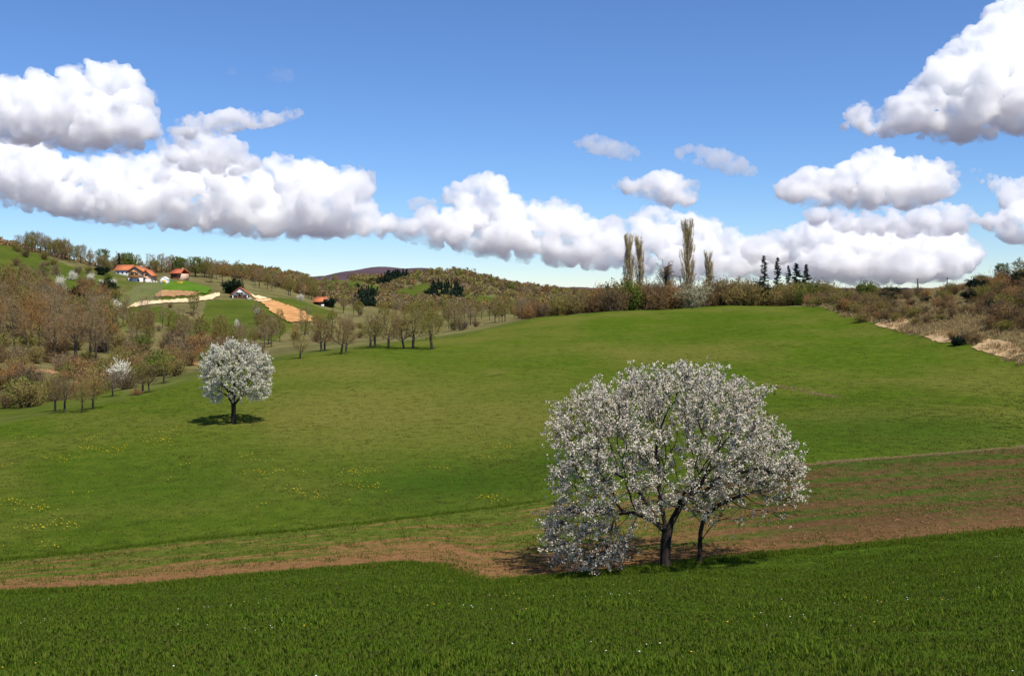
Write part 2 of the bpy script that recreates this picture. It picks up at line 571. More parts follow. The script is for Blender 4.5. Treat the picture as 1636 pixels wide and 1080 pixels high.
def cloud(name, label, outline, D, n, puff, thick=1.0, seed=1, vox=1.45, bump=1.0, flat=0.0, group=None, mat=None, kids=7, fringe=3):
    """outline: silhouette in the view; D: distance in m; puff: size of the puffs (px)"""
    r = np.random.default_rng(seed)
    k = D / FPX
    poly = np.array(outline, float)
    lo, hi = poly.min(0), poly.max(0)
    pts = []
    while len(pts) < n:
        q = lo + (hi - lo) * r.random((4000, 2))
        m = in_poly(q[:, 0], q[:, 1], poly)
        q = q[m]
        e = edge_dist(q[:, 0], q[:, 1], poly)
        for (a, b), ed in zip(q, e):
            rad = min(ed * 1.02, puff * (0.35 + 1.25 * r.random() ** 1.6))
            if rad < puff * 0.12:
                continue
            pts.append((a, b, rad, ed))
            if len(pts) >= n: break
    V, F = ICO2
    V1, F1 = ICO1
    balls, base = [], []
    for i, (a, b, rad, ed) in enumerate(pts):
        depth = min(ed, puff * 2.2) * thick
        tt = (b - lo[1]) / (hi[1] - lo[1])
        off = depth * (r.uniform(-0.7, 0.7) + 1.9 * (0.5 - tt))
        c = np.array([(a - 818) * k, D + off * k, EYE + (HOR - b) * k])
        c[0] *= (D + off * k) / D
        R0 = (rad * 0.84 + puff * 0.03) * k
        balls.append((c, R0, 0))
        base.append((c, R0))
        for _ in range(kids):                                # cauliflower heads, mostly on the upper side
            v = r.normal(size=3); v[2] = abs(v[2]) * 0.9 - 0.25; v /= np.linalg.norm(v)
            R1 = R0 * r.uniform(0.28, 0.6)
            c1 = c + v * R0 * 0.88
            balls.append((c1, R1, 1))
            for _ in range(3):
                w = v * 0.6 + r.normal(size=3) * 0.7; w /= np.linalg.norm(w)
                balls.append((c1 + w * R1 * 0.85, R1 * r.uniform(0.3, 0.55), 2))
    nb0 = [q for q in balls if q[2] < 2]; nb1 = [q for q in balls if q[2] == 2]
    c0 = np.array([q[0] for q in nb0]); r0 = np.array([q[1] for q in nb0])
    c1 = np.array([q[0] for q in nb1]); r1 = np.array([q[1] for q in nb1])
    va = (V[None] * r0[:, None, None] + c0[:, None]).reshape(-1, 3); fa = (F[None] + (np.arange(len(c0)) * len(V))[:, None, None]).reshape(-1, 3)
    vb = (V1[None] * r1[:, None, None] + c1[:, None]).reshape(-1, 3); fb = (F1[None] + (np.arange(len(c1)) * len(V1))[:, None, None]).reshape(-1, 3) + len(va)
    ctr = np.array([((lo[0] + hi[0]) / 2 - 818) * k, D, EYE + (HOR - hi[1]) * k])
    me = np_mesh(name, np.vstack([va, vb]) - ctr, np.vstack([fa, fb]), mat or M_cloud_at(D), True)
    o = link(name, me)
    o.location = ctr
    md = o.modifiers.new('a', 'REMESH'); md.mode = 'VOXEL'; md.voxel_size = vox * k; md.use_smooth_shade = True
    for size, amt in ((puff * 0.9, 0.3), (puff * 0.4, 0.22), (puff * 0.16, 0.12), (puff * 0.07, 0.05)):
        d = o.modifiers.new('d', 'DISPLACE'); d.texture = disp_tex('CLOUDS', size * k); d.texture_coords = 'GLOBAL'
        d.strength = amt * puff * k * bump; d.mid_level = 0.5
    dg = bpy.context.evaluated_depsgraph_get()
    me2 = bpy.data.meshes.new_from_object(o.evaluated_get(dg))
    o.modifiers.clear()
    o.data = me2
    bpy.data.meshes.remove(me)
    me2.name = name
    if fringe:
        fv, ff, m = [], [], 0
        for i, (a, b, rad, ed) in enumerate(pts):
            if ed > puff * 0.9: continue
            cc, R0 = base[i]
            for _ in range(fringe):
                v = r.normal(size=3); v[1] *= 0.5; v /= np.linalg.norm(v)
                s = R0 * r.uniform(0.22, 0.5)
                fv.append(V1 * s * np.array([1.7, 1.2, 0.75]) + cc + v * R0 * r.uniform(0.85, 1.22) - ctr); ff.append(F1 + m * len(V1)); m += 1
        if m:
            f = link('vapour_fringe', np_mesh('vapour_fringe', np.concatenate(fv), np.concatenate(ff), cloud_mat('fringe_vapour', (45.0 if mat is None else 8.0) / D), True), o)
            md = f.modifiers.new('a', 'REMESH'); md.mode = 'VOXEL'; md.voxel_size = vox * 1.2 * k; md.use_smooth_shade = True
            for size, amt in ((puff * 0.5, 0.32), (puff * 0.2, 0.16)):
                d = f.modifiers.new('d', 'DISPLACE'); d.texture = disp_tex('CLOUDS', size * k); d.texture_coords = 'GLOBAL'
                d.strength = amt * puff * k; d.mid_level = 0.5
            m2 = bpy.data.meshes.new_from_object(f.evaluated_get(bpy.context.evaluated_depsgraph_get()))
            f.modifiers.clear(); f.data = m2
            tag(f, kind='stuff')
    return tag(o, label, 'cloud', group)

_C = 'cumulus_cloud'
cloud(_C, 'broad heaped white cumulus with grey underside over the left ridge', [(-60,140),(0,122),(30,118),(60,112),(85,118),(110,100),(150,90),(185,96),(215,106),(240,126),(248,150),(260,178),(258,215),(240,242),(180,250),(90,242),(-30,228),(-70,190)], 4200, 190, 24, 1.0, 1)
cloud(_C, 'bright narrow cumulus tongue rising right of the broad heaped cloud', [(262,212),(285,185),(310,178),(335,180),(365,170),(400,178),(440,176),(470,168),(488,172),(482,190),(450,200),(420,208),(380,212),(350,222),(300,226)], 5200, 130, 13, 1.0, 2)
cloud(_C, 'long low cumulus bank stretching above the house hill', [(-60,214),(20,218),(60,222),(120,252),(230,240),(330,222),(380,232),(415,262),(432,250),(470,244),(500,250),(525,266),(550,262),(580,272),(600,292),(604,335),(640,350),(662,372),(560,386),(450,388),(300,374),(150,358),(25,338),(-60,322)], 6500, 560, 22, 1.2, 3)
cloud(_C, 'heaped cumulus with twin towers above the far wooded hills', [(600,352),(650,345),(672,330),(700,318),(712,298),(740,280),(775,270),(808,280),(815,305),(842,318),(870,322),(890,312),(915,318),(940,340),(960,352),(985,342),(1000,362),(1010,400),(1000,430),(960,436),(900,430),(840,424),(760,412),(690,398),(640,386)], 8000, 420, 17, 1.2, 4)
cloud(_C, 'cumulus heap standing behind the bare poplars', [(955,352),(975,342),(1000,346),(1020,330),(1050,326),(1075,334),(1110,338),(1140,346),(1170,360),(1190,378),(1240,366),(1262,372),(1275,400),(1270,440),(1230,452),(1150,452),(1060,448),(1000,442),(985,420)], 9500, 330, 16, 1.2, 5)
cloud(_C, 'small puffy white cumulus above the bare poplars', [(972,300),(990,284),(1015,286),(1045,272),(1070,270),(1092,286),(1118,284),(1120,308),(1112,330),(1080,336),(1040,326),(1000,312)], 6000, 90, 15, 1.0, 6)
cloud(_C, 'bright low cumulus mass behind the bank and poles', [(1262,380),(1290,352),(1320,340),(1380,350),(1440,346),(1500,352),(1545,372),(1575,395),(1565,430),(1530,450),(1470,456),(1380,458),(1290,452),(1262,430)], 8500, 330, 22, 1.2, 7)
cloud(_C, 'wide flat-based cumulus over the bank, middle of the stacked right clouds', [(1208,308),(1240,292),(1290,264),(1330,270),(1365,250),(1385,234),(1425,228),(1432,250),(1480,248),(1515,252),(1536,272),(1534,300),(1510,326),(1440,342),(1380,338),(1330,334),(1260,330)], 5600, 260, 18, 1.1, 8)
cloud(_C, 'big grey-bellied cumulus rising out of the top of the view over the bank', [(1336,196),(1352,176),(1384,160),(1400,176),(1440,150),(1470,120),(1490,90),(1530,56),(1562,20),(1610,-10),(1700,-20),(1740,120),(1700,210),(1609,222),(1540,236),(1460,222),(1400,224),(1350,212)], 3800, 320, 24, 1.1, 9)
cloud(_C, 'ragged cumulus beside the wide flat-based one above the bank tree', [(1540,262),(1580,275),(1609,284),(1680,280),(1690,400),(1609,392),(1570,366),(1560,350),(1600,330),(1590,310),(1560,290)], 6200, 150, 15, 1.0, 10)
cloud(_C, 'grey cloud lump joining the bright tongue to the long bank', [(245,225),(262,206),(300,200),(352,208),(396,228),(424,262),(400,284),(330,284),(262,268)], 5700, 90, 17, 1.0, 21)
cloud(_C, 'grey cloud shelf between the stacked clouds over the bank', [(1285,332),(1340,322),(1420,330),(1500,322),(1560,330),(1580,356),(1540,378),(1440,384),(1340,374),(1285,360)], 7200, 130, 14, 1.0, 22)
cloud(_C, 'bright cloud knoll where the low mass meets the cumulus by the poplars', [(1180,392),(1215,372),(1250,364),(1290,352),(1310,372),(1300,410),(1240,430),(1190,425)], 8900, 80, 14, 1.0, 23)
# thin, small clouds
cloud(_C, 'thin pinkish cloud wisp, left of two above the poplars', [(908,226),(935,218),(952,212),(985,222),(1020,236),(1030,252),(1005,260),(960,252),(930,244)], 5000, 60, 12, 0.8, 11, mat=M_wisp)
cloud(_C, 'thin pinkish cloud wisp, right of two above the poplars', [(1068,246),(1095,228),(1115,232),(1150,236),(1185,248),(1215,272),(1205,284),(1160,282),(1120,268),(1085,258)], 5000, 70, 12, 0.8, 12, mat=M_wisp)
cloud(_C, 'tiny faint cloud scrap high over the cumulus tongue', [(418,124),(436,106),(456,104),(474,118),(470,134),(440,134)], 4500, 26, 9, 0.7, 13, mat=M_faint)
cloud(_C, 'tiniest faint round cloud scrap left of another faint scrap', [(356,112),(368,106),(382,112),(380,122),(364,124)], 4500, 12, 6, 0.7, 14, mat=M_faint)
cloud(_C, 'small grey cloud scrap where the long bank ends', [(640,326),(665,312),(700,318),(700,336),(660,340)], 7600, 30, 9, 0.8, 15, mat=M_wisp)
cloud(_C, 'grey veil of cloud behind the end of the long bank', [(556,270),(575,262),(600,275),(606,300),(590,312),(570,300)], 7400, 26, 10, 0.8, 16, mat=M_wisp)

# ------------------------------------------------------------------ tree growth
class MB:
    """collects tubes, blades and leaf faces into one mesh"""
    def __init__(s):
        s.v, s.t, s.q, s.p, s.n = [], [], [], [], 0
        s.ta, s.qa, s.pa = [], [], []

    def add(s, co, tris=None, quads=None, pents=None, a=0.5):
        co = np.asarray(co, float)
        for f, L, A in ((tris, s.t, s.ta), (quads, s.q, s.qa), (pents, s.p, s.pa)):
            if f is not None and len(f):
                f = np.asarray(f)
                L.append(f + s.n)
                A.append(np.broadcast_to(np.asarray(a, float), (len(f),)) if np.ndim(a) == 0 or len(np.atleast_1d(a)) == len(f) else np.full(len(f), 0.5))
        s.v.append(co); s.n += len(co)

    def tube(s, pts, rad, sides, a=0.5, cap=False):
        pts = np.asarray(pts, float); rad = np.asarray(rad, float)
        m = len(pts)
        tan = np.gradient(pts, axis=0)
        tan /= np.linalg.norm(tan, axis=1, keepdims=True) + 1e-9
        ref = np.array([1.0, 0, 0]) if abs(tan[0, 0]) < 0.8 else np.array([0, 1.0, 0])
        u = np.cross(tan, ref); u /= np.linalg.norm(u, axis=1, keepdims=True) + 1e-9
        w = np.cross(tan, u)
        an = np.arange(sides) * 2 * math.pi / sides
        ring = pts[:, None, :] + rad[:, None, None] * (np.cos(an)[None, :, None] * u[:, None, :] + np.sin(an)[None, :, None] * w[:, None, :])
        i = np.arange(m - 1)[:, None] * sides + np.arange(sides)[None, :]
        j = np.arange(m - 1)[:, None] * sides + (np.arange(sides)[None, :] + 1) % sides
        q = np.stack([i, j, j + sides, i + sides], -1).reshape(-1, 4)
        s.add(ring.reshape(-1, 3), quads=q, a=a)

    def blades(s, p0, p1, w, a=0.5, r=None):
        """thin twigs: one narrow triangle pair each, random roll"""
        p0 = np.asarray(p0, float); p1 = np.asarray(p1, float)
        n = len(p0)
        if not n: return
        d = p1 - p0
        d /= np.linalg.norm(d, axis=1, keepdims=True) + 1e-9
        r = r or rng
        x = np.cross(d, r.normal(size=(n, 3))); x /= np.linalg.norm(x, axis=1, keepdims=True) + 1e-9
        w = np.broadcast_to(np.asarray(w, float), (n,))[:, None]
        co = np.stack([p0 - x * w, p0 + x * w, p1], 1).reshape(-1, 3)
        s.add(co, tris=np.arange(n * 3).reshape(n, 3), a=np.broadcast_to(np.asarray(a, float), (n,)))

    def leaves(s, c, size, a=0.5, r=None, up=0.0, asp=0.6):
        c = np.asarray(c, float); n = len(c)
        if not n: return
        r = r or rng
        nrm = r.normal(size=(n, 3)); nrm[:, 2] += up
        nrm /= np.linalg.norm(nrm, axis=1, keepdims=True)
        x = np.cross(nrm, r.normal(size=(n, 3))); x /= np.linalg.norm(x, axis=1, keepdims=True)
        y = np.cross(nrm, x)
        sz = np.broadcast_to(np.asarray(size, float), (n,))[:, None]
        co = np.stack([c - x * sz, c + y * sz * asp, c + x * sz, c - y * sz * asp], 1).reshape(-1, 3)
        s.add(co, quads=np.arange(n * 4).reshape(n, 4), a=np.broadcast_to(np.asarray(a, float), (n,)))

    def flowers(s, c, size, a, r):
        c = np.asarray(c, float); n = len(c)
        nrm = r.normal(size=(n, 3)); nrm[:, 2] += 0.4
        nrm /= np.linalg.norm(nrm, axis=1, keepdims=True)
        x = np.cross(nrm, r.normal(size=(n, 3))); x /= np.linalg.norm(x, axis=1, keepdims=True)
        y = np.cross(nrm, x)
        sz = np.broadcast_to(np.asarray(size, float), (n,))[:, None]
        ps = []
        for k in range(5):
            t = 2 * math.pi * k / 5
            ps.append(c + (x * math.cos(t) + y * math.sin(t)) * sz * (1.0 if k % 2 else 0.75) + nrm * sz * (0.25 if k % 2 else -0.1))
        s.add(np.stack(ps, 1).reshape(-1, 3), pents=np.arange(n * 5).reshape(n, 5), a=a)

    def mesh(s, name, mat, smooth=False):
        fs, at = [], []
        for L, A in ((s.t, s.ta), (s.q, s.qa), (s.p, s.pa)):
            if L:
                fs.append(np.concatenate(L)); at.append(np.concatenate(A))
        me = np_mesh(name, np.concatenate(s.v), fs, mat, smooth)
        face_attr(me, 'tone', np.concatenate(at))
        return me


def colonize(attr, stem, step, infl, kill, tropism=(0, 0, 0.0), iters=140, jit=0.0, r=None):
    """space colonization; stem: list of polylines (first starts at the base), returns nodes, parents"""
    r = r or rng
    nodes, par = [], []
    for pl, pi in stem:
        last = pi
        for p in pl:
            nodes.append(np.asarray(p, float)); par.append(last); last = len(nodes) - 1
    nodes = np.array(nodes); par = list(par)
    A = np.asarray(attr, float)
    nd = np.full(len(A), 1e9); ni = np.zeros(len(A), int)
    new0 = 0
    trop = np.asarray(tropism, float)
    for it in range(iters):
        new = nodes[new0:]
        if len(new) == 0: break
        for ch in range(0, len(new), 400):
            d = np.linalg.norm(A[:, None, :] - new[None, ch:ch + 400, :], axis=2)
            j = d.argmin(1); dm = d[np.arange(len(A)), j]
            b = dm < nd
            nd[b] = dm[b]; ni[b] = j[b] + new0 + ch
        keep = nd > kill
        A, nd, ni = A[keep], nd[keep], ni[keep]
        if not len(A): break
        act = nd < infl
        if not act.any():
            infl *= 1.3
            new0 = len(nodes)
            if infl > 50: break
            # let the next loop run with no new nodes
            nodes = np.vstack([nodes, nodes[-1:] + 1e-4]); par.append(len(nodes) - 2)
            continue
        v = A[act] - nodes[ni[act]]
        v /= np.linalg.norm(v, axis=1, keepdims=True) + 1e-9
        src = np.unique(ni[act])
        acc = np.zeros((len(nodes), 3))
        np.add.at(acc, ni[act], v)
        dirs = acc[src]
        dirs /= np.linalg.norm(dirs, axis=1, keepdims=True) + 1e-9
        dirs += trop + r.normal(size=dirs.shape) * jit
        dirs /= np.linalg.norm(dirs, axis=1, keepdims=True) + 1e-9
        new0 = len(nodes)
        nodes = np.vstack([nodes, nodes[src] + dirs * step])
        par.extend(src.tolist())
    return nodes, np.array(par)


def skeleton(nodes, par, r_base, r_tip):
    n = len(nodes)
    kids = [[] for _ in range(n)]
    for i, p in enumerate(par):
        if p >= 0: kids[p].append(i)
    tips = np.zeros(n)
    for i in range(n - 1, -1, -1):
        if not kids[i]: tips[i] = 1
        if par[i] >= 0: tips[par[i]] += tips[i]
    e = math.log(max(tips[0], 2)) / math.log(r_base / r_tip)
    rad = r_tip * tips ** (1 / e)
    # relax kinks
    nd = nodes.copy()
    for _ in range(2):
        avg = nd.copy()
        for i in range(n):
            if par[i] >= 0 and kids[i]:
                k = max(kids[i], key=lambda q: tips[q])
                avg[i] = 0.5 * nd[i] + 0.25 * nd[par[i]] + 0.25 * nd[k]
        nd = avg
    chains = []
    stack = [(0, None)]
    while stack:
        i, p = stack.pop()
        ch = [] if p is None else [p]
        while True:
            ch.append(i)
            if not kids[i]: break
            ks = sorted(kids[i], key=lambda q: -tips[q])
            for k in ks[1:]:
                stack.append((k, i))
            i = ks[0]
        chains.append(ch)
    return nd, kids, tips, rad, chains


def wood(mb_thick, mb_thin, nd, rad, chains, split, sides=(9, 5, 3), flare=1.35):
    for ch in chains:
        p = nd[ch]; rr = rad[ch].copy()
        if len(ch) < 2: continue
        if ch[0] != 0:
            rr[0] = min(rr[0], rr[1] * 1.25)
        else:
            h = p[:, 2] - p[0, 2]
            rr = rr * (1 + (flare - 1) * np.exp(-h / 0.25))
        # thick part and thin part of the chain
        k = int((rr > split).sum())
        if k >= 2:
            mb_thick.tube(p[:k], rr[:k], sides[0] if rr[0] > split * 2 else sides[1])
        if k < len(ch) - 0:
            s0 = max(k - 1, 0)
            if len(ch) - s0 >= 2:
                mb_thin.tube(p[s0:], rr[s0:], sides[2] if rr[s0] < split * 0.5 else 4)

# ------------------------------------------------------------------ materials of the trees
def tone_mat(name, lo, hi, rough=0.8, trans=None, spec=0.2, obj_var=None):
    t = NT(name)
    c = t.mix(t.attr('tone'), lo, hi)
    if obj_var:
        r = t.n('ShaderNodeObjectInfo').outputs['Random']
        c = t.mix(t.rng(r, 0.0, 1.0, 0.0, 0.75), c, obj_var)
    return t.bsdf(c, rough, None, spec, trans)


def bark_mat(name, a, b):
    t = NT(name)
    co = t.coord(obj=True)
    n = t.noise(7, 5, 0.7, vec=co, stretch=(1, 1, 0.25))
    n2 = t.noise(2.2, 3, 0.6, vec=co)
    c = t.ramp(n, [(0.3, a), (0.7, b)])
    c = t.mix(t.rng(n2, 0.55, 0.75, 0, 0.5), c, (0.16, 0.15, 0.12))
    return t.bsdf(c, 0.95, t.bump(n, 0.8, 0.05), 0.1)

M_bark = bark_mat('cherry_bark', (0.018, 0.014, 0.011), (0.06, 0.047, 0.038))
M_twig = simple_mat('cherry_twig', (0.04, 0.03, 0.024), 0.3, 5)
M_blos = tone_mat('blossom', (0.60, 0.50, 0.40), (0.95, 0.88, 0.75), 0.7, 0.42)
M_blos_cream = tone_mat('cream_blossom', (0.66, 0.61, 0.47), (0.92, 0.89, 0.77), 0.7, 0.35)
M_leaf = tone_mat('young_leaf', (0.07, 0.085, 0.02), (0.13, 0.16, 0.035), 0.6, 0.4)


def fill_outline(outline, n, depth, seed, core=0.0):
    """points inside a crown whose outline is given in metres (x, z); the depth follows the distance to the outline"""
    r = np.random.default_rng(seed)
    poly = np.array(outline, float)
    lo, hi = poly.min(0), poly.max(0)
    out = []
    while len(out) < n:
        q = lo + (hi - lo) * r.random((n * 2, 2))
        q = q[in_poly(q[:, 0], q[:, 1], poly)]
        e = edge_dist(q[:, 0], q[:, 1], poly)
        half = depth * np.sqrt(np.clip(e / (depth * 0.75), 0, 1))
        y = r.uniform(-1, 1, len(q)) * half
        sh = np.maximum(np.abs(y) / (half + 1e-6), 1 - e / (depth * 0.75))
        keep = sh > r.random(len(q)) * core
        for a, b, c in zip(q[keep, 0], y[keep], q[keep, 1]):
            out.append((a, b, c))
    return np.array(out[:n])


def blossom_tree(name, loc, label, stems, pts, r_base, seed, mat, step=0.16, infl=1.3, kill=0.22, shoots=4, dens=0.43, bare=None, cl_r=0.066, fl=0.026, per=8, r_tip=0.006, shoot_len=(0.3, 0.95), split=0.035, leaf_n=1.6, cat='tree', yellow=False):
    r = np.random.default_rng(seed)
    nodes, par = colonize(pts, stems, step, infl, kill, (0, 0, 0.06), 160, 0.12, r)
    nd, kids, tips, rad, chains = skeleton(nodes, par, r_base, r_tip)
    ctr = pts.mean(0)
    thick, thin = MB(), MB()
    wood(thick, thin, nd, rad, chains, split)
    # flowering shoots on the outer wood
    P0, P1, W = [], [], []
    n0 = sum(len(s[0]) for s in stems)
    outer = [i for i in range(n0, len(nd)) if tips[i] <= 3]
    for i in outer:
        p = nd[i]
        d = p - nd[par[i]]; d /= np.linalg.norm(d) + 1e-9
        o = p - ctr; o /= np.linalg.norm(o) + 1e-9
        m = shoots if tips[i] == 1 else (1 if r.random() < 0.5 else 0)
        for _ in range(m):
            v = d * 0.5 + o * 0.85 + r.normal(size=3) * 0.32 + np.array([0, 0, 0.25])
            v /= np.linalg.norm(v)
            P0.append(p); P1.append(p + v * r.uniform(*shoot_len))
    P0, P1 = np.array(P0), np.array(P1)
    thin.blades(P0, P1, 0.008, r=r)
    thin.blades(P0, P1, 0.008, r=r)
    # clusters along the shoots and along the thin wood
    cl = []
    for a, b in zip(P0, P1):
        L = np.linalg.norm(b - a)
        m = max(1, int(L / 0.085 * dens * r.uniform(0.5, 1.15)))
        t = r.random(m) ** 0.8
        cl.append(a + (b - a) * t[:, None] + r.normal(size=(m, 3)) * 0.018)
    cl = np.concatenate(cl)
    if bare is not None:
        cl = cl[r.random(len(cl)) > bare(cl)]
    k = np.repeat(cl, per, axis=0) + r.normal(size=(len(cl) * per, 3)) * cl_r * 0.55
    tone = np.clip(np.repeat(r.uniform(0.1, 1.0, len(cl)), per) + r.normal(size=len(k)) * 0.15, 0, 1)
    fb = MB()
    fb.flowers(k, fl * r.uniform(0.75, 1.3, len(k)), tone, r)
    lb = MB()
    li = cl[r.random(len(cl)) < 0.5 * leaf_n]
    li = np.repeat(li, 2, axis=0)
    lb.leaves(li + r.normal(size=li.shape) * 0.06, r.uniform(0.025, 0.05, len(li)), r.random(len(li)), r)
    root = empty(name, loc)
    tag(root, label, cat)
    link('trunk', thick.mesh('trunk', M_bark, True), root)
    link('twigs', thin.mesh('twigs', M_twig), root)
    tag(link('blossom', fb.mesh('blossom', mat), root), kind='stuff')
    tag(link('young_leaves', lb.mesh('young_leaves', M_leaf), root), kind='stuff')
    print(name, 'nodes', len(nd), 'clusters', len(cl), 'flowers', len(k))
    return root


# the large blossoming cherry on the ploughed strip
b0 = hit(1063, 906)
k0 = b0.y / FPX
def loc_px(px, py):
    return ((px - 1063) * k0, (906 - py) * k0)
OUT_BIG = [loc_px(*q) for q in [(889,636),(925,622),(961,602),(1000,592),(1023,582),(1060,580),(1086,577),(1130,580),(1185,584),(1213,616),(1226,658),(1248,678),(1262,678),(1264,701),(1254,729),(1250,768),(1228,790),(1190,785),(1150,800),(1125,822),(1085,828),(1050,812),(1010,842),(1000,880),(970,905),(930,912),(905,895),(876,868),(868,842),(880,815),(882,785),(885,748),(862,715),(866,690),(880,662)]]
pts_big = fill_outline(OUT_BIG, 1900, 4.0, 3, 0.75)
# keep the outline loose: drop spots so that gaps open
_g = np.sin(pts_big[:, 0] * 1.9 + 0.6) * np.sin(pts_big[:, 1] * 1.7 + 1.0) * np.sin(pts_big[:, 2] * 2.1)
_e = edge_dist(pts_big[:, 0], pts_big[:, 2], OUT_BIG)
pts_big = pts_big[(_g < 0.42) & (_e > 0.14 + 0.44 * np.clip((pts_big[:, 2] - 1.5) / 2.5, 0, 1))]
stem = [([(0, 0, -0.35), (0.0, 0, 0), (0.01, 0, 0.3), (0.0, 0.01, 0.6), (0.02, 0, 0.9), (0.02, 0.02, 1.15)], -1),
        ([(-0.18, -0.05, 1.42), (-0.42, -0.12, 1.62), (-0.75, -0.2, 1.78), (-1.1, -0.28, 1.9), (-1.5, -0.35, 1.95)], 5),
        ([(0.0, 0.1, 1.45), (-0.05, 0.2, 1.8), (-0.12, 0.3, 2.2), (-0.2, 0.3, 2.6)], 5),
        ([(0.14, -0.06, 1.4), (0.3, -0.16, 1.7), (0.38, -0.3, 2.1), (0.45, -0.4, 2.5)], 5),
        ([(-0.3, 0.15, 1.7), (-0.6, 0.3, 2.1), (-0.85, 0.5, 2.5)], 6),
        ([(0.4, 0.1, 1.95), (0.75, 0.25, 2.25), (1.1, 0.35, 2.5)], 16)]
blossom_tree('cherry_tree', b0, 'large spreading cherry tree full of white blossom on the ploughed strip', stem, pts_big, 0.175, 11, M_blos,
             bare=lambda c: np.clip(0.25 - 0.1 * (c[:, 2] - 3), 0.0, 0.35))

# its small neighbour, half bare
b1 = hit(1118, 901)
def loc2(px, py):
    return ((px - 1118) * k0, (901 - py) * k0)
OUT2 = [loc2(*q) for q in [(1095,815),(1130,790),(1170,765),(1210,735),(1248,735),(1266,760),(1266,795),(1252,818),(1232,830),(1205,815),(1190,838),(1160,835),(1140,815)]]
pts2 = fill_outline(OUT2, 520, 1.8, 5, 0.5)
stem2 = [([(0, 0, -0.3), (0, 0, 0), (0.02, 0, 0.4), (0.0, 0, 0.75)], -1),
         ([(0.02, 0, 1.05), (0.03, 0.02, 1.4), (0.2, 0.04, 1.72), (0.55, 0.05, 1.95), (0.9, 0.05, 2.1)], 3),
         ([(0.14, 0.02, 0.92), (0.32, 0.05, 1.15), (0.5, 0.06, 1.42)], 3),
         ([(-0.12, 0, 1.55), (-0.32, 0.05, 1.7)], 5)]
blossom_tree('cherry_tree', b1, 'small forked cherry tree with sparse blossom beside the large spreading cherry', stem2, pts2, 0.075, 12, M_blos, shoots=2, dens=0.5,
             bare=lambda c: np.clip(0.75 - 0.35 * (c[:, 2] - 1.8) , 0.15, 0.95))

# the round cherry alone on the meadow
b2 = hit(373, 676)
k2 = b2.y / FPX
OUT3 = [((px - 373) * k2, (676 - py) * k2) for px, py in [(324,605),(322,580),(332,565),(350,552),(368,545),(392,548),(415,556),(428,572),(433,590),(428,603),(431,618),(425,635),(405,642),(385,636),(366,640),(345,645),(328,632)]]
pts3 = fill_outline(OUT3, 1250, 2.4, 8, 0.6)
_g = np.sin(pts3[:, 0] * 2.9 + 0.6) * np.sin(pts3[:, 1] * 2.7 + 1.0) * np.sin(pts3[:, 2] * 3.1)
pts3 = pts3[_g < 0.5]
pts3 = (pts3 - pts3.mean(0)) * 0.93 + pts3.mean(0)
stem3 = [([(0, 0, -0.4), (0, 0, 0), (0.0, 0, 0.4), (0.02, 0, 0.9), (0.0, 0, 1.2)], -1),
         ([(-0.2, 0, 1.6), (-0.4, 0.1, 2.0)], 4), ([(0.2, 0.1, 1.55), (0.45, 0.1, 1.9)], 4), ([(0.02, -0.1, 1.7), (0.05, -0.2, 2.3)], 4)]
blossom_tree('cherry_tree', b2, 'round blossoming cherry tree standing alone on the open meadow', stem3, pts3, 0.17, 13, M_blos_cream, step=0.2, infl=1.2, kill=0.25, shoots=3, dens=0.95, cl_r=0.075, fl=0.036, per=6, r_tip=0.009, shoot_len=(0.2, 0.7))

# ------------------------------------------------------------------ fields, soil and dirt tracks laid on the ground
def a_green(px, d):
    x = (px - 818) / FPX * d
    _, py = to_px(x, d, H1(x, d))
    return any(in_poly(np.array([px]), np.array([py]), poly)[0] for poly, d0, d1 in GREEN[3:5])


def ground_patch(name, outline, mat, lift, step_px=6, dmin=6.0, rough=1.5, seed=1, attrs=None):
    """sheet on the terrain: outline given in the view, carried to plan, then filled"""
    r = np.random.default_rng(seed)
    pts = []
    for (x0, y0), (x1, y1) in zip(outline, outline[1:] + outline[:1]):
        m = max(1, int(math.hypot(x1 - x0, y1 - y0) / step_px))
        for i in range(m):
            t = i / m
            pts.append((x0 + (x1 - x0) * t + r.normal() * rough * 0.5, y0 + (y1 - y0) * t + r.normal() * rough * 0.35))
    B = [hit(px, py, dmin) for px, py in pts]
    B2 = np.array([(p.x, p.y) for p in B])
    lo, hi = B2.min(0), B2.max(0)
    dmid = B2[:, 1].mean()
    g = max(0.35, dmid * 0.012)
    gx, gy = np.meshgrid(np.arange(lo[0], hi[0], g), np.arange(lo[1], hi[1], g))
    q = np.stack([gx.ravel(), gy.ravel()], -1) + r.normal(size=(gx.size, 2)) * g * 0.15
    q = q[in_poly(q[:, 0], q[:, 1], B2)]
    V2 = [Vector(p) for p in B2] + [Vector(p) for p in q]
    nb = len(B2)
    res = delaunay_2d_cdt(V2, [(i, (i + 1) % nb) for i in range(nb)], [], 1, 1e-4)
    co = np.array([(v.x, v.y) for v in res[0]])
    z = H(co[:, 0], co[:, 1]) + lift
    F = []
    for f in res[2]:
        a, b, c = f[:3]
        ar = (co[b, 0] - co[a, 0]) * (co[c, 1] - co[a, 1]) - (co[b, 1] - co[a, 1]) * (co[c, 0] - co[a, 0])
        F.append((a, b, c) if ar > 0 else (a, c, b))
    me = np_mesh(name, np.column_stack([co, z]), np.array(F), mat, True)
    o = tag(link(name, me), kind='structure')
    return o, me, np.column_stack([co, z])

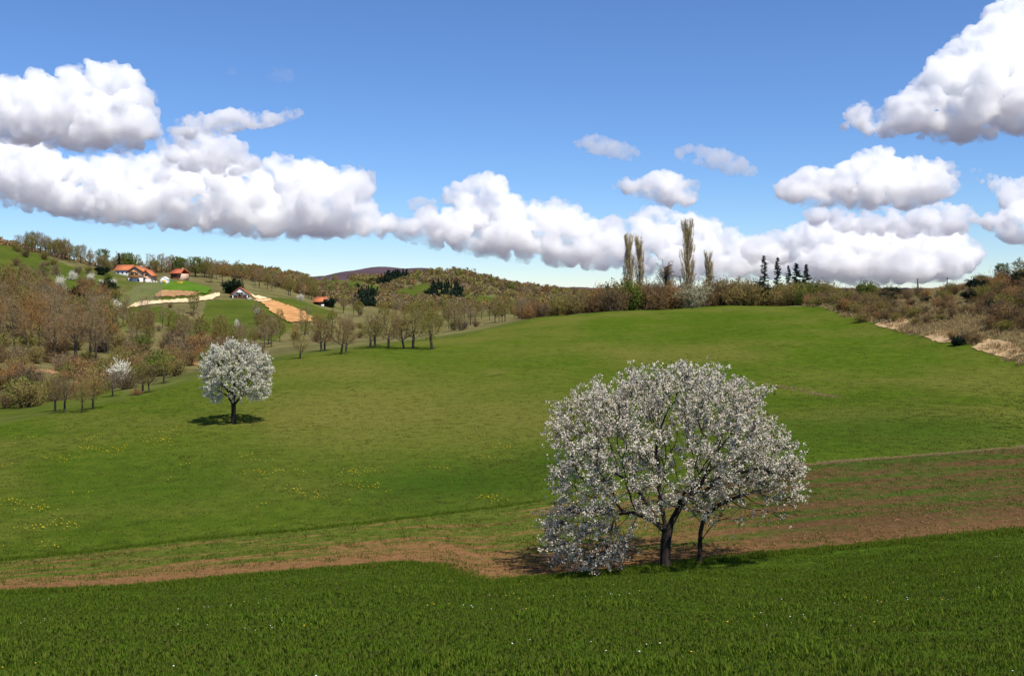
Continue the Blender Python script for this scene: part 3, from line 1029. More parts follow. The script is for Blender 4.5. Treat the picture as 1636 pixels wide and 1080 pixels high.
NEAR_EDGE = [(-380, 967), (-60, 955), (25, 948), (200, 940), (400, 921), (560, 908), (640, 901), (690, 904), (730, 922), (765, 933), (860, 925), (1000, 913), (1063, 905), (1120, 898), (1200, 889), (1300, 880), (1450, 866), (1609, 850), (1700, 842), (2040, 814)]
FAR_EDGE = [(2040, 684), (1700, 708), (1609, 718), (1450, 731), (1275, 746), (1160, 761), (1063, 773), (960, 788), (860, 802), (740, 818), (640, 830), (450, 851), (300, 864), (150, 882), (25, 894), (-60, 902), (-380, 911)]


def strip_mat():
    t = NT('ploughed_strip')
    u, v = t.attr('u'), t.attr('v')
    cb = t.n('ShaderNodeCombineXYZ')
    t.l(t.math('MULTIPLY', u, 0.10), cb.inputs[0]); t.l(t.math('MULTIPLY', v, 9.0), cb.inputs[1])
    st = t.noise(1.6, 5, 0.6, vec=cb.outputs[0], dist=0.3)
    cb2 = t.n('ShaderNodeCombineXYZ')
    t.l(t.math('MULTIPLY', u, 0.4), cb2.inputs[0]); t.l(t.math('MULTIPLY', v, 40.0), cb2.inputs[1])
    fine = t.noise(1.0, 4, 0.65, vec=cb2.outputs[0])
    sp = t.noise(3.5, 5, 0.75)
    soilw = t.math('ADD', t.attr('soil'), t.math('MULTIPLY', t.math('SUBTRACT', st, 0.5), 2.3))
    soilw = t.math('ADD', soilw, t.math('MULTIPLY', t.math('SUBTRACT', fine, 0.5), 1.0))
    soilw = t.math('ADD', soilw, t.math('MULTIPLY', t.math('SUBTRACT', sp, 0.5), 0.9))
    w = t.rng(soilw, 0.25, 0.75)
    soil = t.ramp(sp, [(0.25, (0.10, 0.05, 0.022)), (0.5, (0.19, 0.10, 0.042)), (0.75, (0.27, 0.15, 0.065))])
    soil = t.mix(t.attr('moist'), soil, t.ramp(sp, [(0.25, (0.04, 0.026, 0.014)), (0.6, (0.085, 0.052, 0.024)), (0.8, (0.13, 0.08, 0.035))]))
    green = t.ramp(sp, [(0.25, (0.045, 0.07, 0.012)), (0.5, (0.072, 0.10, 0.014)), (0.75, (0.125, 0.13, 0.025))])
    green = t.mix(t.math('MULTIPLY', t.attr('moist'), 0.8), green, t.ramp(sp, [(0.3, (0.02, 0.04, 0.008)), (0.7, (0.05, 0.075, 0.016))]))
    c = t.mix(w, green, soil)
    h = t.math('ADD', t.math('MULTIPLY', sp, 0.6), fine)
    return t.bsdf(c, 1.0, t.bump(h, 0.7, 0.12), 0.0)

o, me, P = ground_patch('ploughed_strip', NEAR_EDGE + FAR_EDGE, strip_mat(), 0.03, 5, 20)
fpx, fpy = to_px(P[:, 0], P[:, 1], P[:, 2])
ny = np.interp(fpx, [p[0] for p in NEAR_EDGE], [p[1] for p in NEAR_EDGE]); fy = np.interp(fpx, [p[0] for p in FAR_EDGE[::-1]], [p[1] for p in FAR_EDGE[::-1]])
v = (ny - fpy) / (ny - fy)
dirv = np.array([hit(1500, 800).x - hit(100, 920).x, hit(1500, 800).y - hit(100, 920).y]); dirv /= np.linalg.norm(dirv)
vert_attr(me, 'u', P[:, 0] * dirv[0] + P[:, 1] * dirv[1]); vert_attr(me, 'v', v)
soil = np.clip(1.05 - v * np.interp(fpx, [0, 500, 700, 1000, 1200, 1609], [1.2, 1.3, 0.95, 1.45, 1.5, 1.25]), 0, 1)
soil = np.maximum(soil, 0.85 * np.exp(-(((fpx - 720) / 90) ** 2 + ((fpy - 900) / 28) ** 2)))
soil = np.maximum(soil, np.interp(fpx, [0, 600, 950, 1200, 1700], [0.30, 0.26, 0.36, 0.50, 0.52]) * np.clip((1.02 - v) / 0.08, 0, 1))
vert_attr(me, 'soil', soil)
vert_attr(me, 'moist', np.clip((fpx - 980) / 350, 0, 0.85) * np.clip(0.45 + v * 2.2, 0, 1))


def dirt_mat(name, a, b, c_, scale=0.35):
    t = NT(name)
    n = t.noise(scale, 6, 0.7)
    return t.bsdf(t.ramp(n, [(0.3, a), (0.5, b), (0.7, c_)]), 1.0, t.bump(n, 0.5, 0.3), 0.0)
M_dirt = dirt_mat('orange_dirt', (0.30, 0.135, 0.05), (0.46, 0.24, 0.095), (0.60, 0.36, 0.16))
M_track = dirt_mat('pale_track', (0.50, 0.32, 0.16), (0.66, 0.50, 0.30), (0.75, 0.62, 0.42))
M_plough = dirt_mat('ploughed_soil', (0.22, 0.12, 0.055), (0.33, 0.19, 0.09), (0.40, 0.25, 0.13))
M_straw_earth = dirt_mat('tan_earth', (0.24, 0.16, 0.08), (0.40, 0.28, 0.15), (0.52, 0.39, 0.22))
M_turf = dirt_mat('bright_turf', (0.05, 0.11, 0.012), (0.075, 0.15, 0.016), (0.11, 0.17, 0.03), 0.2)
M_vine = dirt_mat('vineyard_turf', (0.07, 0.10, 0.02), (0.11, 0.135, 0.03), (0.15, 0.16, 0.05), 0.3)
for nm, poly, m in (('vineyard', [(183, 496), (192, 478), (212, 462), (236, 452), (254, 452), (262, 462), (246, 476), (238, 483)], M_vine),
                    ('garden_lawn', [(255, 452), (300, 450), (338, 461), (330, 471), (316, 467), (262, 464)], M_turf),
                    ('ploughed_field', [(244, 475), (254, 464), (290, 465), (322, 468), (312, 473), (275, 475)], M_plough),
                    ('dirt_road', [(199, 494), (212, 486), (232, 481), (262, 481), (300, 478), (332, 473), (350, 468), (352, 473), (334, 480), (304, 484), (262, 485), (240, 487), (222, 490)], M_track),
                    ('dirt_slope', [(404, 476), (432, 479), (470, 492), (500, 507), (497, 516), (462, 516), (440, 503), (424, 490)], M_dirt),
                    ('dirt_road', [(397, 470), (412, 473), (434, 479), (420, 483), (402, 481), (412, 479), (404, 475)], M_track),
                    ('dirt_road', [(108, 592), (128, 587), (146, 595), (128, 599)], M_track), ('dirt_bank', [(165, 588), (172, 580), (190, 582), (186, 590)], M_track),
                    ('dirt_bank', [(296, 582), (306, 574), (330, 572), (334, 579), (312, 584)], M_dirt), ('dirt_bank', [(318, 566), (324, 556), (352, 555), (356, 564), (336, 567)], M_dirt),
                    ('dirt_road', [(20, 594), (60, 590), (112, 592), (110, 598), (50, 596), (20, 600)], M_plough)):
    ground_patch(nm, poly, m, 0.25 if min(b for a, b in poly) < 520 else 0.05, 3, 105, 2.2 if nm in ('dirt_slope', 'ploughed_field') or min(b for a, b in poly) > 520 else 1.4, 3)

for poly in ([(1398, 520), (1412, 505), (1440, 500), (1452, 514), (1440, 530), (1418, 526)], [(1552, 556), (1575, 543), (1612, 545), (1640, 565), (1612, 574), (1580, 566)], [(1475, 538), (1500, 528), (1530, 536), (1520, 549), (1490, 546)]):
    ground_patch('bare_earth', poly, M_straw_earth, 0.06, 4, 88, 2.5, 5)

# vine stakes in rows
mb = MB()
rr_ = np.random.default_rng(4)
for i in range(22):
    a = Vector(hit(188 + i * 3.2, 494 - i * 0.6, 105)); b = Vector(hit(214 + i * 2.2, 461 - i * 0.45, 105))
    for j in range(16):
        t = j / 15
        x, y = a.x + (b.x - a.x) * t + rr_.normal() * 0.15, a.y + (b.y - a.y) * t + rr_.normal() * 0.15
        z = H1(x, y)
        mb.tube([(x, y, z), (x, y, z + 1.25)], [0.04, 0.03], 4, a=rr_.random())
tag(link('vineyard_stakes', mb.mesh('vineyard_stakes', simple_mat('stake_wood', (0.26, 0.22, 0.15)))), 'rows of thin grey stakes on the vineyard below the houses', 'stakes', None, 'stuff')

# ------------------------------------------------------------------ bare, budding, evergreen trees and shrubs: one set of meshes for each variant
M_bark2 = bark_mat('grey_bark', (0.03, 0.024, 0.02), (0.10, 0.085, 0.07))
M_br_brown = tone_mat('brown_twigs', (0.111, 0.070, 0.035), (0.311, 0.203, 0.089), 0.9, 0.2, 0.05, (0.141, 0.106, 0.066))
M_br_rust = tone_mat('russet_twigs', (0.184, 0.095, 0.037), (0.488, 0.263, 0.083), 0.9, 0.2, 0.05, (0.268, 0.182, 0.092))
M_br_grey = tone_mat('grey_twigs', (0.166, 0.122, 0.068), (0.370, 0.278, 0.154), 0.9, 0.2, 0.05, (0.273, 0.198, 0.105))
M_br_olive = tone_mat('olive_buds', (0.135, 0.120, 0.035), (0.354, 0.310, 0.079), 0.9, 0.3, 0.05, (0.270, 0.200, 0.079))
M_br_lime = tone_mat('lime_leaves', (0.091, 0.130, 0.019), (0.247, 0.286, 0.052), 0.8, 0.35, 0.1, (0.143, 0.169, 0.039))
M_ever = tone_mat('evergreen', (0.008, 0.018, 0.010), (0.03, 0.05, 0.022), 0.8, 0.1, 0.1, (0.014, 0.025, 0.018))
M_pop = tone_mat('poplar_twigs', (0.292, 0.227, 0.119), (0.690, 0.557, 0.266), 0.9, 0.25, 0.05)


def ellipsoid_pts(n, c, rad, r, shell=0.5, zmin=None):
    p = r.normal(size=(n * 3, 3)); p /= np.linalg.norm(p, axis=1, keepdims=True)
    p *= (r.random(len(p)) ** (1 / 3))[:, None] * (1 - shell) + shell * (r.random(len(p)) ** 0.15)[:, None]
    # uneven outline
    w = 1 + 0.22 * np.sin(p[:, 0] * 5 + r.uniform(0, 6)) * np.sin(p[:, 1] * 4 + r.uniform(0, 6)) + 0.15 * np.sin(p[:, 2] * 6 + r.uniform(0, 6))
    p = p * w[:, None] * np.asarray(rad) + np.asarray(c)
    if zmin is not None: p = p[p[:, 2] > zmin]
    return p[:n]


def var_bare(name, mat, seed, h=6.0, trunk=1.4, cr=(2.2, 2.2, 2.3), n=420, rb=0.16, twigs=4, tl=(0.3, 0.8), tw=0.018, buds=2, bud=0.05, step=0.28, lean=0.0, r_tip=0.014, split=0.05, up=0.12):
    r = np.random.default_rng(seed)
    pts = ellipsoid_pts(n, (lean * 2, 0, h - cr[2]), cr, r, 0.4, trunk * 0.8)
    st = [[0, 0, -0.5], [0, 0, 0]]
    z = 0
    while z < trunk:
        z += step
        st.append([lean * z + r.normal() * 0.03, r.normal() * 0.03, z])
    nodes, par = colonize(pts, [(st, -1)], step, 2.2, step * 1.25, (0, 0, up), 90, 0.15, r)
    nd, kids, tips, rad, chains = skeleton(nodes, par, rb, r_tip)
    a, b = MB(), MB()
    wood(a, b, nd, rad, chains, split, (6, 4, 3), 1.3)
    idx = np.array([i for i in range(len(st), len(nd)) if tips[i] <= 4])
    k = np.repeat(idx, twigs)
    d = nd[k] - nd[par[k]]; d /= np.linalg.norm(d, axis=1, keepdims=True) + 1e-9
    v = d * 0.6 + r.normal(size=d.shape) * 0.6 + np.array([0, 0, 0.3]); v /= np.linalg.norm(v, axis=1, keepdims=True)
    L = r.uniform(*tl, len(k))[:, None]
    p0, p1 = nd[k], nd[k] + v * L
    tone = np.clip(r.normal(0.45, 0.25, len(k)), 0, 1)
    b.blades(p0, p1, tw, tone, r)
    if buds:
        kk = np.repeat(np.arange(len(k)), buds)
        c = p0[kk] + (p1 - p0)[kk] * r.uniform(0.3, 1.05, (len(kk), 1))
        b.leaves(c, bud * r.uniform(0.5, 1.4, len(kk)), np.clip(tone[kk] + r.normal(0, 0.2, len(kk)), 0, 1), r)
    return (a.mesh(name + '_trunk', M_bark2, True), b.mesh(name + '_crown', mat))


def var_shrub(name, mat, seed, rad=(1.4, 1.4, 1.3), stems=9, n=900, tw=0.02, tl=(0.25, 0.7), buds=2, bud=0.05, base=0.2):
    """many stems from the ground, thick with twigs"""
    r = np.random.default_rng(seed)
    a, b = MB(), MB()
    tipsP, tipsD = [], []
    for s in range(stems):
        an = r.uniform(0, 2 * math.pi); out = r.uniform(0.2, 1.0)
        p = np.array([math.cos(an) * base * rad[0] * r.random(), math.sin(an) * base * rad[1] * r.random(), -0.2])
        e = np.array([math.cos(an) * rad[0] * out, math.sin(an) * rad[1] * out, 2 * rad[2] * r.uniform(0.6, 1.0) * math.sqrt(max(0.1, 1 - (out * 0.8) ** 2))])
        mid = (p + e) / 2 + np.array([0, 0, rad[2] * 0.25])
        t = np.linspace(0, 1, 7)[:, None]
        c = (1 - t) ** 2 * p + 2 * t * (1 - t) * mid + t ** 2 * e
        a.tube(c, np.linspace(0.045, 0.012, 7) * rad[2], 4)
        m = n // stems
        u = r.uniform(0.15, 1.0, m)
        j = np.clip((u * 6).astype(int), 0, 5); f = (u * 6 - j)[:, None]
        q = c[j] * (1 - f) + c[j + 1] * f + r.normal(size=(m, 3)) * np.array(rad) * 0.2
        q[:, 2] = np.maximum(q[:, 2], 0.05)
        tipsP.append(q)
        dd = c[j + 1] - c[j]; dd /= np.linalg.norm(dd, axis=1, keepdims=True)
        tipsD.append(dd)
    P, D = np.concatenate(tipsP), np.concatenate(tipsD)
    v = D * 0.6 + r.normal(size=D.shape) * 0.6 + np.array([0, 0, 0.35]); v /= np.linalg.norm(v, axis=1, keepdims=True)
    P1 = P + v * r.uniform(*tl, (len(P), 1))
    tone = np.clip(r.normal(0.45, 0.25, len(P)), 0, 1)
    b.blades(P, P1, tw, tone, r)
    if buds:
        kk = np.repeat(np.arange(len(P)), buds)
        c = P[kk] + (P1 - P)[kk] * r.uniform(0.2, 1.1, (len(kk), 1))
        b.leaves(c, bud * r.uniform(0.5, 1.4, len(kk)), np.clip(tone[kk] + r.normal(0, 0.2, len(kk)), 0, 1), r)
    return (a.mesh(name + '_stems', M_bark2, True), b.mesh(name + '_crown', mat))


def var_poplar(name, seed, h=18.0, w=1.3, nb=60, low=0.08, bud=0.10):
    r = np.random.default_rng(seed)
    a, b = MB(), MB()
    zs = np.linspace(-0.5, h * 0.97, 26)
    tr = np.stack([0.12 * np.sin(zs * 0.4 + seed), 0.1 * np.cos(zs * 0.5), zs], -1)
    a.tube(tr, np.linspace(0.30, 0.03, 26), 7)
    for i in range(nb):
        z0 = h * (low + (0.85 - low) * i / nb)
        an = r.uniform(0, 2 * math.pi)
        L = min(h - z0, h * r.uniform(0.16, 0.38))
        out = w * r.uniform(0.45, 1.05) * (0.55 + 0.45 * math.sin(math.pi * min(1, (z0 + L * 0.5) / h) ** 0.8))
        t = np.linspace(0, 1, 8)[:, None]
        hor = out * (1 - (1 - t) ** 2.2)
        c = np.hstack([math.cos(an) * hor, math.sin(an) * hor, z0 + L * t ** 0.9]) + np.array([np.interp(z0, zs, tr[:, 0]), 0, 0])
        a.tube(c, np.linspace(0.06, 0.012, 8) * (1.15 - 0.5 * z0 / h), 3)
        m = 74
        u = r.uniform(0.1, 1, m); j = np.clip((u * 7).astype(int), 0, 6); f = (u * 7 - j)[:, None]
        q = c[j] * (1 - f) + c[j + 1] * f
        v = np.array([0, 0, 1.0]) + r.normal(size=(m, 3)) * 0.32
        v /= np.linalg.norm(v, axis=1, keepdims=True)
        q1 = q + v * r.uniform(0.4, 1.3, (m, 1))
        tone = np.clip(r.normal(0.5, 0.25, m), 0, 1)
        b.blades(q, q1, 0.022, tone, r)
        kk = np.arange(m)
        b.leaves(q[kk] + (q1 - q)[kk] * r.uniform(0.2, 1.1, (len(kk), 1)), bud * r.uniform(0.4, 1.2, len(kk)), tone[kk], r)
    return (a.mesh(name + '_trunk', M_bark2, True), b.mesh(name + '_crown', M_pop))


def var_conifer(name, seed, h=12.0, w=2.4, nb=130, low=0.1, droop=0.25, dense=1.0):
    r = np.random.default_rng(seed)
    a, b = MB(), MB()
    a.tube([(0, 0, -0.5), (0, 0, h * 0.4), (0, 0, h)], [0.2, 0.13, 0.015], 7)
    zs = low + (0.985 - low) * (np.arange(nb) + r.random(nb)) / nb
    for f in zs:
        z = h * f
        g = (f - low) / (1 - low)
        R = w * (1 - g) ** 0.9 * (0.8 + 0.25 * math.sin(g * 17 + seed)) * r.uniform(0.5, 1.2) + 0.08
        an = r.uniform(0, 2 * math.pi)
        t = np.linspace(0, 1, 6)[:, None]
        dr = droop * r.uniform(0.6, 1.5)
        c = np.hstack([math.cos(an) * R * t, math.sin(an) * R * t, z + R * (-dr * 1.5 * t + dr * 1.4 * t ** 2.4)])
        b.tube(c, np.linspace(0.03, 0.01, 6), 3, a=0.2)
        m = int(60 * dense * (0.25 + R / w))
        u = r.uniform(0.05, 1, m); j = np.clip((u * 5).astype(int), 0, 4); q = (u * 5 - j)[:, None]
        q = c[j] * (1 - q) + c[j + 1] * q
        v = np.stack([np.full(m, math.cos(an)), np.full(m, math.sin(an)), np.full(m, -0.3)], -1) + r.normal(size=(m, 3)) * 0.65
        v /= np.linalg.norm(v, axis=1, keepdims=True)
        tone = np.clip(r.normal(0.4, 0.25, m), 0, 1)
        b.blades(q, q + v * r.uniform(0.2, 0.55, (m, 1)), 0.075, tone, r)
    return (a.mesh(name + '_trunk', M_bark2, True), b.mesh(name + '_crown', M_ever))

M_br_cream = tone_mat('cream_buds', (0.22, 0.20, 0.10), (0.62, 0.59, 0.42), 0.8, 0.35, 0.05)
V = {}
V['orchard'] = [var_bare('orchard', M_br_brown if i % 2 else M_br_olive, 100 + i, 5.6, 1.3 + 0.2 * (i % 3), (1.7 + 0.2 * (i % 2), 1.8, 2.2), 330, 0.15, 6, (0.3, 0.85), 0.015, 1, 0.045, lean=(-0.1, 0.08, 0.0, 0.12, -0.05)[i]) for i in range(5)]
V['wood_rust'] = [var_bare('russet', M_br_rust, 120 + i, 9.5, 2.5, (1.9, 1.9, 3.6), 300, 0.15, 6, (0.5, 1.3), 0.026, 1, 0.06, 0.45, r_tip=0.02, up=0.3) for i in range(4)]
V['wood_grey'] = [var_bare('grey', M_br_grey, 130 + i, 8.5, 2.0, (2.2, 2.2, 3.2), 300, 0.15, 6, (0.5, 1.3), 0.026, 1, 0.06, 0.45, r_tip=0.02, up=0.25) for i in range(3)]
V['wood_olive'] = [var_bare('olive', M_br_olive, 140 + i, 8.0, 1.6, (2.4, 2.4, 3.1), 300, 0.15, 5, (0.5, 1.1), 0.03, 3, 0.12, 0.45, r_tip=0.02, up=0.2) for i in range(4)]
V['wood_lime'] = [var_bare('lime', M_br_lime, 150 + i, 7.0, 1.2, (2.3, 2.3, 2.8), 300, 0.15, 5, (0.4, 0.9), 0.03, 4, 0.15, 0.45, r_tip=0.02, up=0.2) for i in range(2)]
V['poplar'] = [var_poplar('poplar', 160, 18.5, 1.7, 70), var_poplar('poplar', 161, 15.0, 1.25, 46, 0.1), var_poplar('poplar', 162, 14.0, 1.0, 34, 0.12), var_poplar('poplar', 163, 10.5, 0.8, 26, 0.1)]
V['conifer'] = [var_conifer('conifer', 170, 12, 2.6, 95, 0.1, 0.22, 0.8), var_conifer('conifer', 171, 12, 2.1, 100, 0.1, 0.35), var_conifer('conifer', 172, 11, 3.0, 150, 0.05, 0.18)]
V['shrub_cream'] = [var_shrub('shrub', M_br_cream, 208, (1.6, 1.6, 1.2), n=900, buds=4, bud=0.06)]
V['shrub_brown'] = [var_shrub('shrub', M_br_brown, 180 + i, (1.5, 1.5, 1.2)) for i in range(3)]
V['shrub_rust'] = [var_shrub('shrub', M_br_rust, 185 + i, (1.4, 1.4, 1.3)) for i in range(2)]
V['shrub_olive'] = [var_shrub('shrub', M_br_olive, 190 + i, (1.6, 1.6, 1.2), buds=3, bud=0.07) for i in range(3)]
V['shrub_lime'] = [var_shrub('shrub', M_br_lime, 195 + i, (1.5, 1.5, 1.1), buds=5, bud=0.09) for i in range(2)]
V['shrub_ever'] = [var_shrub('shrub', M_ever, 198 + i, (1.5, 1.5, 1.2), buds=6, bud=0.12) for i in range(2)]
V['shrub_white'] = [var_shrub('shrub', M_blos_cream, 200 + i, (1.4, 1.4, 1.1), n=700, buds=4, bud=0.06) for i in range(2)]
V['shrub_grey'] = [var_shrub('shrub', M_br_grey, 204 + i, (1.5, 1.5, 1.1), n=800) for i in range(2)]
HEIGHT = {k: [max(v[2] for v in (list(m[1].vertices[i].co) for i in range(0, len(m[1].vertices), 7))) for m in L] for k, L in V.items()}
PLANTED = []
_plant_rng = np.random.default_rng(99)


def plant(kind, loc, h, name, label, cat, group=None, i=None, rz=None, wide=1.0):
    L = V[kind]
    r = _plant_rng
    i = int(r.integers(len(L))) if i is None else i
    s = h / HEIGHT[kind][i]
    e = empty(name, loc, r.uniform(0, 6.28) if rz is None else rz, (s * wide, s * wide, s))
    tag(e, label, cat, group)
    PLANTED.append((e, h))
    shrub = kind.startswith('shrub')
    link('stems' if shrub else 'trunk', L[i][0], e)
    link('foliage' if kind in ('shrub_ever', 'shrub_lime', 'conifer', 'wood_lime') else ('blossom' if kind == 'shrub_white' else 'crown'), L[i][1], e)
    return e

# ------------------------------------------------------------------ planting
def ht(loc, base_py, top_py):
    return (base_py - top_py) * loc.y / FPX

# the orchard row along the meadow edge
G = 'bare orchard trees along the meadow edge'
for j, (px, by, ty) in enumerate([(479,573,528),(514,561,508),(519,560,511),(545,566,512),(553,563,514),(591,557,500),(599,553,500),(621,556,497),(645,557,505),(660,557,490),(690,558,486)]):
    p = hit(px, by, 90)
    plant('orchard', p, ht(p, by, ty), 'fruit_tree', 'leafless dark-stemmed fruit tree in the row between meadow and valley', 'tree', G, j % 5, wide=1.3)
G = 'bare fruit trees below the lone cherry'
for j, (px, by, ty) in enumerate([(88,657,592),(103,659,600),(131,659,605),(149,654,584),(180,634,590),(228,629,572),(238,627,578),(262,613,562)]):
    p = hit(px, by, 60)
    plant('orchard', p, ht(p, by, ty), 'fruit_tree', 'leafless fruit tree at the low corner of the meadow by the brown wood', 'tree', G, (j + 2) % 5, wide=1.1)
p = hit(197, 617, 90)
plant('shrub_white', p, 3.6, 'blossoming_shrub', 'tall loose shrub with white blossom between leafless fruit trees', 'shrub')
# brush pile at the meadow edge
p = hit(218, 631, 60)
plant('shrub_rust', p, 0.8, 'brush_pile', 'low dark red-brown brush heap under leafless fruit trees', 'brush pile', wide=2.2)


def scatter(px0, px1, d0, d1, n, seed, sep=0.0, ok=None):
    r = np.random.default_rng(seed)
    out = []
    tries = 0
    while len(out) < n and tries < n * 30:
        tries += 1
        px = r.uniform(px0, px1); d = math.exp(r.uniform(math.log(d0), math.log(d1)))
        x = (px - 818) / FPX * d
        if any((x - q[0]) ** 2 + (d - q[1]) ** 2 < sep * sep for q in out): continue
        if ok and not ok(px, d): continue
        out.append((x, d, px))
    return [(Vector((x, d, H1(x, d))), px, r.random(), r.random()) for x, d, px in out]

# the leafless wood on the left slope
for loc, px, a, b in scatter(-60, 172, 150, 228, 105, 21, 2.6, lambda px, d: d < np.interp(px, [-60, 60, 172], [228, 222, 205])):
    kind = 'wood_rust' if a < 0.5 else ('wood_grey' if a < 0.82 else 'wood_olive')
    nm = {'wood_rust': 'russet leafless tree in the wood below the houses', 'wood_grey': 'grey leafless tree in the wood below the houses', 'wood_olive': 'olive budding tree in the wood below the houses'}[kind]
    plant(kind, loc, 6.0 + 3.6 * b, 'woodland_tree', nm, 'tree', kind.split('_')[1] + ' trees of the left wood')
# lower fringe of the wood and brush around it
for loc, px, a, b in scatter(-60, 420, 96, 172, 105, 22, 2.2, lambda px, d: d > meadow_edge(px) + 12):
    kind = ('shrub_olive', 'shrub_brown', 'shrub_grey', 'shrub_rust', 'shrub_lime')[int(a * 4.6)]
    plant(kind, loc, 1.6 + 2.2 * b, 'shrub', {'shrub_olive': 'olive budding', 'shrub_brown': 'brown leafless', 'shrub_grey': 'grey leafless', 'shrub_rust': 'russet leafless', 'shrub_lime': 'fresh green'}[kind] + ' shrub in the hollow between meadow and wood', 'shrub', kind[6:] + ' shrubs of the hollow', wide=1.25)
for loc, px, a, b in scatter(150, 440, 165, 262, 70, 23, 3.0, lambda px, d: not (px > 215 and 190 < d < 262 and a_green(px, d))):
    kind = 'wood_grey' if a < 0.4 else ('wood_olive' if a < 0.65 else ('shrub_brown' if a < 0.85 else 'shrub_grey'))
    big = kind.startswith('wood')
    lab = {'wood_grey': 'grey leafless tree', 'wood_olive': 'olive budding tree', 'shrub_brown': 'brown leafless shrub', 'shrub_grey': 'grey leafless shrub'}[kind] + ' on the slope below the dirt track'
    plant(kind, loc, (3.2 + 3.0 * b) if big else (1.4 + 1.4 * b), 'slope_tree' if big else 'shrub', lab, 'tree' if big else 'shrub', kind.replace('_', ' ') + ' of the slope below the track')
# behind the orchard row
for loc, px, a, b in scatter(400, 860, 172, 330, 95, 24, 3.0, lambda px, d: not (415 < px < 545 and d > 225)):
    kind = 'wood_olive' if a < 0.36 else ('wood_grey' if a < 0.62 else ('wood_rust' if a < 0.72 else ('shrub_brown' if a < 0.9 else 'shrub_olive')))
    big = kind.startswith('wood')
    lab = {'wood_grey': 'grey leafless tree', 'wood_olive': 'olive budding tree', 'wood_rust': 'russet leafless tree', 'shrub_brown': 'brown leafless shrub', 'shrub_olive': 'olive budding shrub'}[kind] + ' in the valley behind the fruit tree row'
    plant(kind, loc, (3.5 + 3.0 * b) if big else (1.5 + 1.3 * b), 'valley_tree' if big else 'shrub', lab, 'tree' if big else 'shrub', kind.replace('_', ' ') + ' of the valley')
# skyline trees along the left ridge
for loc, px, a, b in scatter(28, 178, 336, 350, 34, 25, 2.0):
    kind = 'wood_grey' if a < 0.5 else ('wood_olive' if a < 0.8 else 'wood_rust')
    h = np.interp(px, [28, 55, 80, 120, 178], [4.5, 8.2, 7, 7.5, 4.5]) * (0.75 + 0.4 * b)
    plant(kind, loc, h, 'ridge_tree', {'wood_grey': 'grey leafless', 'wood_olive': 'olive budding', 'wood_rust': 'russet leafless'}[kind] + ' tree on the ridge above the terraced slope', 'tree', kind[5:] + ' trees of the left ridge')
for loc, px, a, b in scatter(150, 345, 352, 372, 42, 26, 2.4):
    kind = 'wood_grey' if a < 0.45 else ('wood_olive' if a < 0.75 else ('wood_rust' if a < 0.9 else 'wood_lime'))
    plant(kind, loc, 4.5 + 3.2 * b, 'ridge_tree', {'wood_grey': 'grey leafless', 'wood_olive': 'olive budding', 'wood_rust': 'russet leafless', 'wood_lime': 'fresh green'}[kind] + ' tree behind the orange-roofed houses', 'tree', kind[5:] + ' trees behind the houses')
p = at(190, 340); plant('conifer', p, 7.0, 'spruce_tree', 'dark spruce rising behind the long orange roof', 'tree', None, 2)
p = at(276, 345); plant('conifer', p, 4.6, 'spruce_tree', 'small dark spruce left of the red timber house', 'tree', None, 0)
for px, d, h in ((300, 350, 5.4), (312, 352, 5.0)):
    plant('wood_grey', at(px, d), h, 'ridge_tree', 'pale grey leafless tree right of the red timber house', 'tree', 'pale trees by the timber house')
# scrub on the terraced slope left of the houses
for loc, px, a, b in scatter(25, 185, 235, 325, 46, 27, 3.0):
    kind = ('shrub_olive', 'shrub_lime', 'shrub_brown', 'shrub_grey', 'shrub_ever', 'shrub_white')[min(5, int(a * 5.6))]
    lab = {'shrub_olive': 'olive budding', 'shrub_brown': 'brown leafless', 'shrub_grey': 'grey leafless', 'shrub_lime': 'fresh green', 'shrub_ever': 'dark evergreen', 'shrub_white': 'white blossoming'}[kind]
    plant(kind, loc, 1.8 + 2.4 * b, 'shrub', lab + ' shrub on the terraced slope left of the houses', 'shrub', kind[6:] + ' shrubs of the terraced slope')
p = at(143, 290); plant('shrub_white', p, 3.4, 'blossoming_tree', 'round white blossoming tree on the terraced slope', 'tree', None, 0)
p = at(161, 290); plant('shrub_white', p, 2.0, 'blossoming_shrub', 'small white blossoming shrub by the long orange roof', 'shrub', None, 1)
# trees between the two house groups
for loc, px, a, b in scatter(318, 505, 335, 400, 46, 28, 3.0, lambda px, d: not (365 < px < 402 and d < 345)):
    kind = 'wood_olive' if a < 0.5 else ('wood_grey' if a < 0.8 else 'wood_rust')
    plant(kind, loc, 4.5 + 3.4 * b, 'slope_tree', {'wood_grey': 'grey leafless', 'wood_olive': 'olive budding', 'wood_rust': 'russet leafless'}[kind] + ' tree on the slope behind the white gabled house', 'tree', kind[5:] + ' trees behind the white house')
p = at(372, 302); plant('shrub_ever', p, 5.6, 'evergreen_bush', 'tall dark evergreen bush behind the white gabled house', 'bush')
p = at(412, 252); plant('shrub_white', p, 2.1, 'blossoming_shrub', 'round grey-white blossoming shrub below the dirt slope', 'shrub', None, 0)
p = at(377, 222); plant('shrub_white', p, 2.4, 'blossoming_shrub', 'slender white blossoming shrub on the green slope below the white house', 'shrub', None, 1, wide=0.6)
p = at(480, 318); plant('shrub_white', p, 2.6, 'blossoming_shrub', 'white blossoming shrub left of the orange-roofed barn', 'shrub', None, 0)
for px, d, h in ((527, 322, 3.4),):
    plant('shrub_ever', at(px, d), h, 'evergreen_bush', 'dark evergreen bush at the end of the orange-roofed barn', 'bush')

